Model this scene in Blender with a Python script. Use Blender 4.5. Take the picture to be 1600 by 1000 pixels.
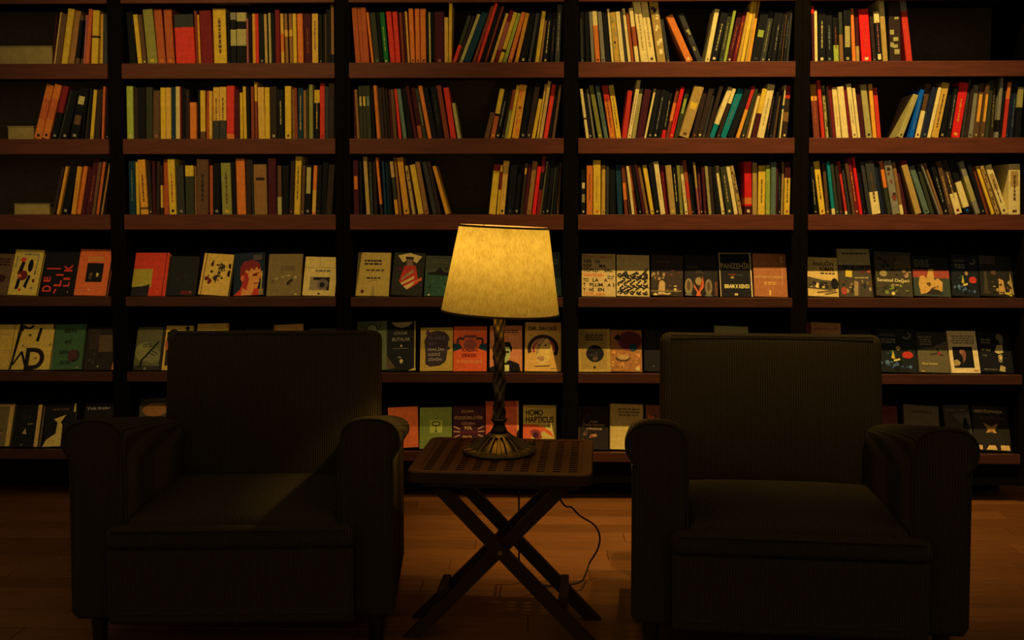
import bpy, bmesh, math, random
from mathutils import Matrix, Vector
R = math.radians
rng = random.Random(7)
scene = bpy.context.scene
for o in list(bpy.data.objects):
    bpy.data.objects.remove(o)

# ------------------------------------------------------------------ camera
CAM = Vector((0.0, 0.0, 1.135)); FPX = 1600.0
YAW, PITCH, VS = R(1.25), R(2.7), -93.0
cd = bpy.data.cameras.new('camera'); cam = bpy.data.objects.new('camera', cd)
scene.collection.objects.link(cam)
cam.location = CAM; cam.rotation_euler = (R(90) - PITCH, 0, YAW)
cd.sensor_width = 36.0; cd.lens = 36.0 * FPX / 1600.0
cd.shift_y = VS / 1600.0; cd.clip_start = 0.05
scene.camera = cam

# ------------------------------------------------------------------ ambience, ceiling spots, exposure
world = bpy.data.worlds.new('world'); scene.world = world; world.use_nodes = True
bg = world.node_tree.nodes['Background']
bg.inputs[0].default_value = (1.0, 0.69, 0.33, 1); bg.inputs[1].default_value = 0.20
WARM = (1.0, 0.61, 0.185)
def spot(loc, aim, power, angle, blend, radius=0.035, color=WARM):
    l = bpy.data.lights.new('ceiling_spot', 'SPOT'); l.energy = power; l.color = color
    l.spot_size = R(angle); l.spot_blend = blend; l.shadow_soft_size = radius
    o = bpy.data.objects.new('ceiling_spot', l); scene.collection.objects.link(o)
    o.location = loc
    o.rotation_euler = (Vector(aim) - Vector(loc)).to_track_quat('-Z', 'Y').to_euler()
spot((1.06, 2.62, 4.2), (1.06, 4.2, 0.90), 690, 50, 1.0)
spot((-1.45, 1.60, 3.3), (-1.20, 4.2, 1.25), 142, 45, 1.0)
spot((0.48, 3.25, 4.2), (0.16, 3.62, 0.0), 330, 21, 1.0)
vs = scene.view_settings
vs.view_transform = 'Standard'; vs.look = 'None'; vs.exposure = 0.0; vs.gamma = 1.0
vs.use_curve_mapping = False

# ------------------------------------------------------------------ helpers
_n0 = Vector((-math.sin(YAW), math.cos(YAW), 0)); _r = Vector((math.cos(YAW), math.sin(YAW), 0))
_z = Vector((0, 0, 1))
_n = _n0 * math.cos(PITCH) - _z * math.sin(PITCH); _w = _n0 * math.sin(PITCH) + _z * math.cos(PITCH)
def ray(u, v):
    return _n + _r * ((u - 800) / FPX) + _w * ((500 + VS - v) / FPX)
def at(u, v, Y):
    "the point of the vertical plane y = Y that the photograph shows at u, v"
    d = ray(u, v); return CAM + d * ((Y - CAM.y) / d.y)
def at_z(u, v, Z):
    d = ray(u, v); return CAM + d * ((Z - CAM.z) / d.z)

def lin(c):
    c = c / 255.0
    return c / 12.92 if c <= 0.04045 else ((c + 0.055) / 1.055) ** 2.4
LREF = (0.72, 0.45, 0.155)
def alb(rgb, g=1.0):
    "surface colour of a thing that looks rgb under the warm spots"
    k = min(1.0, max(rgb) / 100.0)
    g = g + (1.0 - g) * (1.0 - k)                    # black stays black however dim the bay
    c = [lin(v) / (l * g) for v, l in zip(rgb, LREF)]
    c[2] *= .72 + .28 * k
    top = max(c); q = .88 / top if top > .88 else 1.0   # keep the hue when a pale cover reaches its limit
    return tuple(max(.0035, v * q) for v in c) + (1,)

MATS = {}
def mat(name, color=None, rough=0.5, spec=0.3, metal=0.0, kind=None, **k):
    m = bpy.data.materials.new(name); m.use_nodes = True; MATS[name] = m
    nt = m.node_tree; N = nt.nodes; L = nt.links
    b = N['Principled BSDF']
    b.inputs['Roughness'].default_value = rough; b.inputs['Specular IOR Level'].default_value = spec
    b.inputs['Metallic'].default_value = metal
    tc = N.new('ShaderNodeTexCoord')
    def mixc(fac, a, c, mode='MIX'):
        x = N.new('ShaderNodeMix'); x.data_type = 'RGBA'; x.blend_type = mode
        if hasattr(fac, 'links') or hasattr(fac, 'is_output'): L.new(fac, x.inputs[0])
        else: x.inputs[0].default_value = fac
        for s, v in ((6, a), (7, c)):
            if hasattr(v, 'is_output'): L.new(v, x.inputs[s])
            else: x.inputs[s].default_value = v
        return x.outputs[2]
    def noise(scale, stretch=(1, 1, 1), detail=4, rough=.6):
        mp = N.new('ShaderNodeMapping'); mp.inputs['Scale'].default_value = stretch
        L.new(tc.outputs['Object'], mp.inputs[0])
        n = N.new('ShaderNodeTexNoise'); n.inputs['Scale'].default_value = scale
        n.inputs['Detail'].default_value = detail; n.inputs['Roughness'].default_value = rough
        L.new(mp.outputs[0], n.inputs[0]); return n.outputs[0]
    def ramp(src, a, c, p0=.3, p1=.7):
        r = N.new('ShaderNodeValToRGB'); L.new(src, r.inputs[0])
        r.color_ramp.elements[0].color = a; r.color_ramp.elements[1].color = c
        r.color_ramp.elements[0].position = p0; r.color_ramp.elements[1].position = p1
        return r.outputs[0]
    def bump(src, strength, dist=.001):
        bp = N.new('ShaderNodeBump'); bp.inputs['Strength'].default_value = strength
        bp.inputs['Distance'].default_value = dist
        L.new(src, bp.inputs['Height']); L.new(bp.outputs[0], b.inputs['Normal'])
    BC = b.inputs['Base Color']
    if kind == 'print':
        a = N.new('ShaderNodeAttribute'); a.attribute_name = 'Col'
        n = noise(60, (1, 1, 1), 3)
        L.new(mixc(1.0, a.outputs[0], ramp(n, (.82, .82, .82, 1), (1.1, 1.1, 1.1, 1)), 'MULTIPLY'), BC)
    elif kind == 'wood':
        c2 = tuple(x * k.get('dark', .45) for x in color[:3]) + (1,)
        n = noise(k.get('scale', 9), k.get('stretch', (1, 1, 12)), 6, .65)
        L.new(ramp(n, c2, color, .3, .68), BC); bump(n, .15)
    elif kind == 'plank':
        n = noise(14, (.5, 9, 1), 6, .65)
        oi = N.new('ShaderNodeObjectInfo')
        c2 = tuple(x * .5 for x in color[:3]) + (1,)
        base = ramp(n, c2, color, .3, .7)
        L.new(mixc(1.0, base, ramp(oi.outputs['Random'], (.72, .70, .68, 1), (1.15, 1.12, 1.1, 1), 0, 1), 'MULTIPLY'), BC)
        bump(n, .08)
    elif kind == 'cord':      # corduroy ribs
        wv = N.new('ShaderNodeTexWave'); wv.wave_type = 'BANDS'; wv.bands_direction = 'X'
        wv.inputs['Scale'].default_value = 44; wv.inputs['Distortion'].default_value = .25
        L.new(tc.outputs['Object'], wv.inputs[0])
        n = noise(120, (1, 1, 1), 2)
        c2 = tuple(x * .42 for x in color[:3]) + (1,)
        L.new(mixc(.25, ramp(wv.outputs[1], c2, color, .15, .7), ramp(n, c2, color)), BC)
        bump(wv.outputs[1], .6, .002)
    elif kind == 'linen':
        pass
    else:
        n = noise(k.get('scale', 40), (1, 1, 1), 4)
        c2 = tuple(x * k.get('dark', .75) for x in color[:3]) + (1,)
        L.new(ramp(n, c2, color), BC)
        if k.get('bump'): bump(n, k['bump'])
    return m

FLOOR = -.05
def rebase(root):
    "moves the thing's origin down to the floor it stands on"
    dz = FLOOR - root.location.z; root.location.z = FLOOR
    for c in root.children: c.location.z -= dz
def link(o, parent=None):
    scene.collection.objects.link(o)
    if parent: o.parent = parent
    return o
def mesh_obj(name, verts, faces, m, parent=None, cols=None, smooth=False):
    me = bpy.data.meshes.new(name); me.from_pydata(verts, [], faces)
    if cols:
        ca = me.color_attributes.new('Col', 'FLOAT_COLOR', 'CORNER')
        buf = []
        for f, c in zip(faces, cols): buf.extend(list(c) * len(f))
        ca.data.foreach_set('color', buf)
    me.materials.append(m)
    if smooth:
        me.polygons.foreach_set('use_smooth', [True] * len(me.polygons))
    me.update()
    return link(bpy.data.objects.new(name, me), parent)
def empty(name, loc, rz=0):
    o = bpy.data.objects.new(name, None); o.empty_display_size = .1
    o.location = loc; o.rotation_euler = (0, 0, rz); return link(o)
def tag(o, label=None, cat=None, group=None, kind=None):
    if label: o['label'] = label
    if cat: o['category'] = cat
    if group: o['group'] = group
    if kind: o['kind'] = kind
    return o

class MB:
    "collects shapes; build() links them as one mesh object"
    def __init__(s): s.v = []; s.f = []
    def add(s, v, f):
        b = len(s.v); s.v += [tuple(p) for p in v]; s.f += [tuple(i + b for i in q) for q in f]; return s
    def box(s, x0, y0, z0, x1, y1, z1, ch=0.0, M=None):
        if ch:
            bm = bmesh.new(); bmesh.ops.create_cube(bm, size=1)
            for p in bm.verts:
                p.co = Vector((x0 + (p.co.x + .5) * (x1 - x0), y0 + (p.co.y + .5) * (y1 - y0), z0 + (p.co.z + .5) * (z1 - z0)))
            bmesh.ops.bevel(bm, geom=bm.edges[:], offset=ch, segments=2, affect='EDGES', profile=.5)
            bm.verts.index_update()
            v = [p.co.copy() for p in bm.verts]; f = [[q.index for q in fc.verts] for fc in bm.faces]; bm.free()
        else:
            v = [Vector(p) for p in ((x0, y0, z0), (x1, y0, z0), (x1, y1, z0), (x0, y1, z0), (x0, y0, z1), (x1, y0, z1), (x1, y1, z1), (x0, y1, z1))]
            f = [(3, 2, 1, 0), (4, 5, 6, 7), (0, 1, 5, 4), (1, 2, 6, 5), (2, 3, 7, 6), (3, 0, 4, 7)]
        if M is not None: v = [M @ p for p in v]
        return s.add(v, f)
    def lathe(s, prof, n=40, fn=None, closed=False, c=(0, 0, 0)):
        v = []; f = []
        for j, (r, z) in enumerate(prof):
            for i in range(n):
                a = 2 * math.pi * i / n
                rr = fn(r, z, a, j) if fn else r
                v.append((c[0] + rr * math.cos(a), c[1] + rr * math.sin(a), c[2] + z))
        m = len(prof)
        for j in range(m if closed else m - 1):
            k = (j + 1) % m
            for i in range(n):
                f.append((j * n + i, j * n + (i + 1) % n, k * n + (i + 1) % n, k * n + i))
        if not closed:
            f.append(tuple(range(n - 1, -1, -1))); f.append(tuple((m - 1) * n + i for i in range(n)))
        return s.add(v, f)
    def tube(s, pts, r, n=8):
        pts = [Vector(p) for p in pts]; v = []; f = []
        up = Vector((.31, .47, .83))
        for i, p in enumerate(pts):
            t = (pts[min(i + 1, len(pts) - 1)] - pts[max(i - 1, 0)]).normalized()
            a = t.cross(up).normalized(); b = t.cross(a)
            rr = r[i] if isinstance(r, (list, tuple)) else r
            for k in range(n):
                th = 2 * math.pi * k / n
                v.append(p + a * (rr * math.cos(th)) + b * (rr * math.sin(th)))
        for i in range(len(pts) - 1):
            for k in range(n):
                f.append((i * n + k, i * n + (k + 1) % n, (i + 1) * n + (k + 1) % n, (i + 1) * n + k))
        f.append(tuple(range(n))); f.append(tuple((len(pts) - 1) * n + k for k in range(n - 1, -1, -1)))
        return s.add(v, f)
    def rounded(s, sx, sy, sz, r, c=(0, 0, 0), fn=None, n=6):
        "rounded box of full size sx, sy, sz centred on c; fn(p) reshapes every point"
        h = (sx / 2, sy / 2, sz / 2)
        def ticks(a):
            i = a - r; inner = [-i + 2 * i * k / n for k in range(n + 1)]
            e = [r * .25, r * .5, r * .75, r]
            return [-(i + q) for q in reversed(e)] + inner + [i + q for q in e]
        T = [ticks(a) for a in h]
        bm = bmesh.new()
        for ax in range(3):
            p, q = [(1, 2), (2, 0), (0, 1)][ax]
            for sg in (-1, 1):
                g = []
                for a in T[p]:
                    row = []
                    for b in T[q]:
                        P = [0, 0, 0]; P[ax] = sg * h[ax]; P[p] = a; P[q] = b
                        I = [max(-(h[k] - r), min(h[k] - r, P[k])) for k in range(3)]
                        d = Vector(P) - Vector(I)
                        row.append(bm.verts.new(Vector(I) + d.normalized() * r))
                    g.append(row)
                for i in range(len(g) - 1):
                    for j in range(len(g[0]) - 1):
                        qd = (g[i][j], g[i + 1][j], g[i + 1][j + 1], g[i][j + 1])
                        bm.faces.new(qd if sg > 0 else qd[::-1])
        bmesh.ops.remove_doubles(bm, verts=bm.verts[:], dist=1e-5)
        bm.verts.index_update()
        v = []
        for x in bm.verts:
            P = x.co.copy()
            if fn: P = fn(P)
            v.append(P + Vector(c))
        f = [[q.index for q in fc.verts] for fc in bm.faces]; bm.free()
        return s.add(v, f)
    def build(s, name, m, parent=None, smooth=False):
        return mesh_obj(name, s.v, s.f, m, parent, None, smooth)

# ------------------------------------------------------------------ materials
M_PRINT = mat('printed_cover', kind='print', rough=.55, spec=.10)
M_LIP = mat('mahogany_front', alb((91, 36, 11)), kind='wood', rough=.5, scale=5, stretch=(1.2, 1, 16), dark=.55)
M_LEDGE = mat('dark_mahogany_ledge', alb((68, 28, 10)), kind='wood', rough=.5, scale=5, stretch=(1.2, 1, 16), dark=.55)
M_CARC = mat('black_stained_board', (.004, .0034, .0026, 1), rough=.85, spec=.05)
M_BACK = mat('black_back_board', (.16, .13, .09, 1), rough=.8, spec=.1)
M_PALE = mat('pale_board', alb((160, 118, 42)), rough=.6)
M_PLANK = mat('oiled_parquet', (.215, .088, .025, 1), kind='plank', rough=.40, spec=.35)
M_FLOOR = mat('floor_base', (.06, .026, .010, 1), rough=.6)
M_WALL = mat('dark_plaster', (.03, .022, .016, 1), rough=.9, spec=.1)
M_CORD = mat('olive_brown_corduroy', (.042, .034, .020, 1), kind='cord', rough=.95, spec=.05)
M_PIPE = mat('dark_piping', (.034, .027, .017, 1), rough=.9, spec=.05)
M_FOOT = mat('black_lacquered_wood', (.012, .008, .006, 1), rough=.4)
M_TABLE = mat('dark_mahogany_table', (.036, .0135, .0055, 1), kind='wood', rough=.34, scale=7, stretch=(1, 10, 1), dark=.5)
M_LEG = mat('dark_mahogany_legs', (.026, .011, .006, 1), kind='wood', rough=.45, scale=7, stretch=(3, 3, 1), dark=.5)
M_STEM = mat('dark_bronze_vine', (.085, .068, .038, 1), rough=.36, metal=.85, scale=60, dark=.6)
M_BRONZE = mat('aged_bronze', (.12, .098, .055, 1), rough=.38, metal=.8, scale=60, dark=.45)
M_DBRONZE = mat('dark_bronze', (.030, .024, .018, 1), rough=.3, metal=.6, scale=60)
M_WIRE = mat('black_rubber', (.008, .007, .006, 1), rough=.5)
M_BRASS = mat('brass', (.45, .30, .11, 1), rough=.3, metal=1.0)
# ------------------------------------------------------------------ setting
D = 4.16                                       # front plane of the bookcase
fl = MB().box(-4.5, -1.5, FLOOR - .06, 4.5, 4.75, FLOOR - .012).build('floor', M_FLOOR); tag(fl, kind='structure')
pm = {}
def plank_mesh(l):
    k = round(l, 3)
    if k not in pm:
        b = MB().box(0, 0, -.012, l - .0015, .0985, 0, ch=.0012)
        me = bpy.data.meshes.new('plank'); me.from_pydata(b.v, [], b.f); me.materials.append(M_PLANK); pm[k] = me
    return pm[k]
y = 1.95; row = 0
while y < 4.5:
    x = -2.75 - (row * .413) % .9
    while x < 2.75:
        o = link(bpy.data.objects.new('plank', plank_mesh(.95)), fl); o.location = (x, y, FLOOR + rng.uniform(-.0006, 0))
        x += .95
    y += .1; row += 1
tag(MB().box(-4.5, 4.76, FLOOR - .06, 4.5, 4.86, 3.2).build('wall_back', M_WALL), kind='structure')

# ------------------------------------------------------------------ bookcase
SIDE = .032
xs = [at(534.5, 97, D).x, at(892.5, 96, D).x, at(1255.5, 95, D).x]
PITCHX = (xs[2] - xs[0]) / 2
BX = [xs[1] + PITCHX * k for k in range(-3, 3)]          # upright centres: bays are BX[k]..BX[k+1]
SHELF_V = [-22, 97, 216, 335.2]; LEDGE_V = [466, 584.5, 707.5]
SHELF_Z = [at(835, v, D).z for v in SHELF_V]
LEDGE_Z = [at(835, v, D).z for v in LEDGE_V]
LIP_H, LLIP_H = .062, .036
TILT = R(21); PANEL_Y = D + .062                        # sloping display board, its foot
bay_name = ['far left', 'second', 'middle', 'fourth', 'far right']
BAYS = []
for k in range(5):
    x0, x1 = BX[k] + .0005, BX[k + 1] - .0005
    root = empty('bookcase', ((x0 + x1) / 2, D, 0))
    lab = ['far left bay of the dark bookcase, partly empty shelves beside the left frame edge',
           'second bay of the dark bookcase, behind the left armchair',
           'middle bay of the dark bookcase, straight behind the lit table lamp',
           'fourth bay of the dark bookcase, brightest lit, right of the lamp',
           'far right bay of the dark bookcase, behind the right armchair arm'][k]
    tag(root, lab, 'bookcase', 'bookcase bays along the wall'); BAYS.append(root)
    cx = (x0 + x1) / 2; a, b = x0 - cx, x1 - cx
    H = SHELF_Z[0] + .46
    for s in (0, 1):
        p = (a, a + SIDE) if s == 0 else (b - SIDE, b)
        MB().box(p[0], .012, .02, p[1], .36, H).build('side_panel', M_CARC, root)
    ia, ib = a + SIDE + .0005, b - SIDE - .0005
    MB().box(ia, .345, .02, ib, .36, H).build('back_panel', M_BACK, root)
    for z in SHELF_Z:
        sh = MB().box(ia, .018, z - .028, ib, .344, z).build('shelf', M_CARC, root)
        MB().box(ia - .004, 0, z - LIP_H, ib + .004, .0175, z, ch=.0015).build('front_board', M_LIP, root)
    for z in LEDGE_Z:
        MB().box(ia, .016, z - .022, ib, .344, z).build('display_ledge', M_CARC, root)
        MB().box(ia - .002, -.004, z - LLIP_H, ib + .002, .0155, z + .003, ch=.0015).build('ledge_front', M_LEDGE, root)
        hh = .285; yo = PANEL_Y - D
        Mx = Matrix.Translation((0, yo, z + .001)) @ Matrix.Rotation(-TILT, 4, 'X')
        MB().box(ia, 0, 0, ib, .008, hh, M=Mx).build('display_board', M_CARC, root)
    MB().box(ia, .02, .02, ib, .035, LEDGE_Z[2] - LLIP_H - .002).build('base_panel', M_CARC, root)
    MB().box(ia, .036, .02, ib, .344, .035).build('bottom_board', M_CARC, root)
    MB().box(a + .02, .20, FLOOR, b - .02, .35, .0195).build('plinth', M_CARC, root)
    # pale strips added to imitate light bounced onto the left bays' shelf undersides
    for (bk, row_, u0, u1) in ((0, 1, 6, 74), (0, 1, 80, 118), (0, 2, 20, 86), (1, 0, 340, 392)):
        if bk == k:
            z = SHELF_Z[row_] - .028
            p0, p1 = at(u0, 0, D + .15).x - cx, at(u1, 0, D + .15).x - cx
            MB().box(p0, .12, z - .014, p1, .16, z - .0005).build('bounce_strip', M_PALE, root)

for r_ in BAYS: rebase(r_)
def bay_of(x):
    for k in range(5):
        if BX[k] <= x <= BX[k + 1]: return k
    return 0 if x < BX[0] else 4
# ------------------------------------------------------------------ books standing on the shelves
PAL = dict(cr=((200, 155, 65), 'cream'), ye=((195, 138, 25), 'yellow'), ta=((150, 105, 35), 'tan'), go=((170, 115, 28), 'ochre'),
 oc=((185, 88, 20), 'orange'), oy=((195, 118, 22), 'amber'), ro=((140, 58, 16), 'rust'), rb=((105, 42, 15), 'red-brown'),
 rd=((168, 38, 15), 'red'), sc=((184, 24, 12), 'scarlet'), dr=((95, 20, 12), 'dark red'), ma=((62, 18, 14), 'maroon'),
 bk=((20, 17, 12), 'black'), db=((45, 28, 14), 'dark brown'), br=((80, 48, 18), 'brown'), mb=((115, 70, 22), 'mid-brown'),
 gy=((110, 90, 48), 'grey'), dg=((50, 42, 26), 'dark grey'), ol=((110, 92, 25), 'olive'), do=((48, 43, 19), 'dark olive'),
 li=((132, 124, 30), 'lime'), gr=((22, 75, 20), 'green'), gg=((78, 82, 46), 'grey-green'), te=((14, 92, 66), 'teal'),
 dt=((22, 42, 38), 'dark teal'), bl=((2, 80, 118), 'blue'), na=((26, 27, 30), 'navy'), pk=((130, 62, 38), 'pink'), kh=((140, 112, 42), 'khaki'))
BAY_GAIN = [.50, .64, .64, 1.0, .85]
PAGE = (170, 130, 65)
def pal(c, bay): return alb(PAL[c][0], BAY_GAIN[bay])

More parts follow.
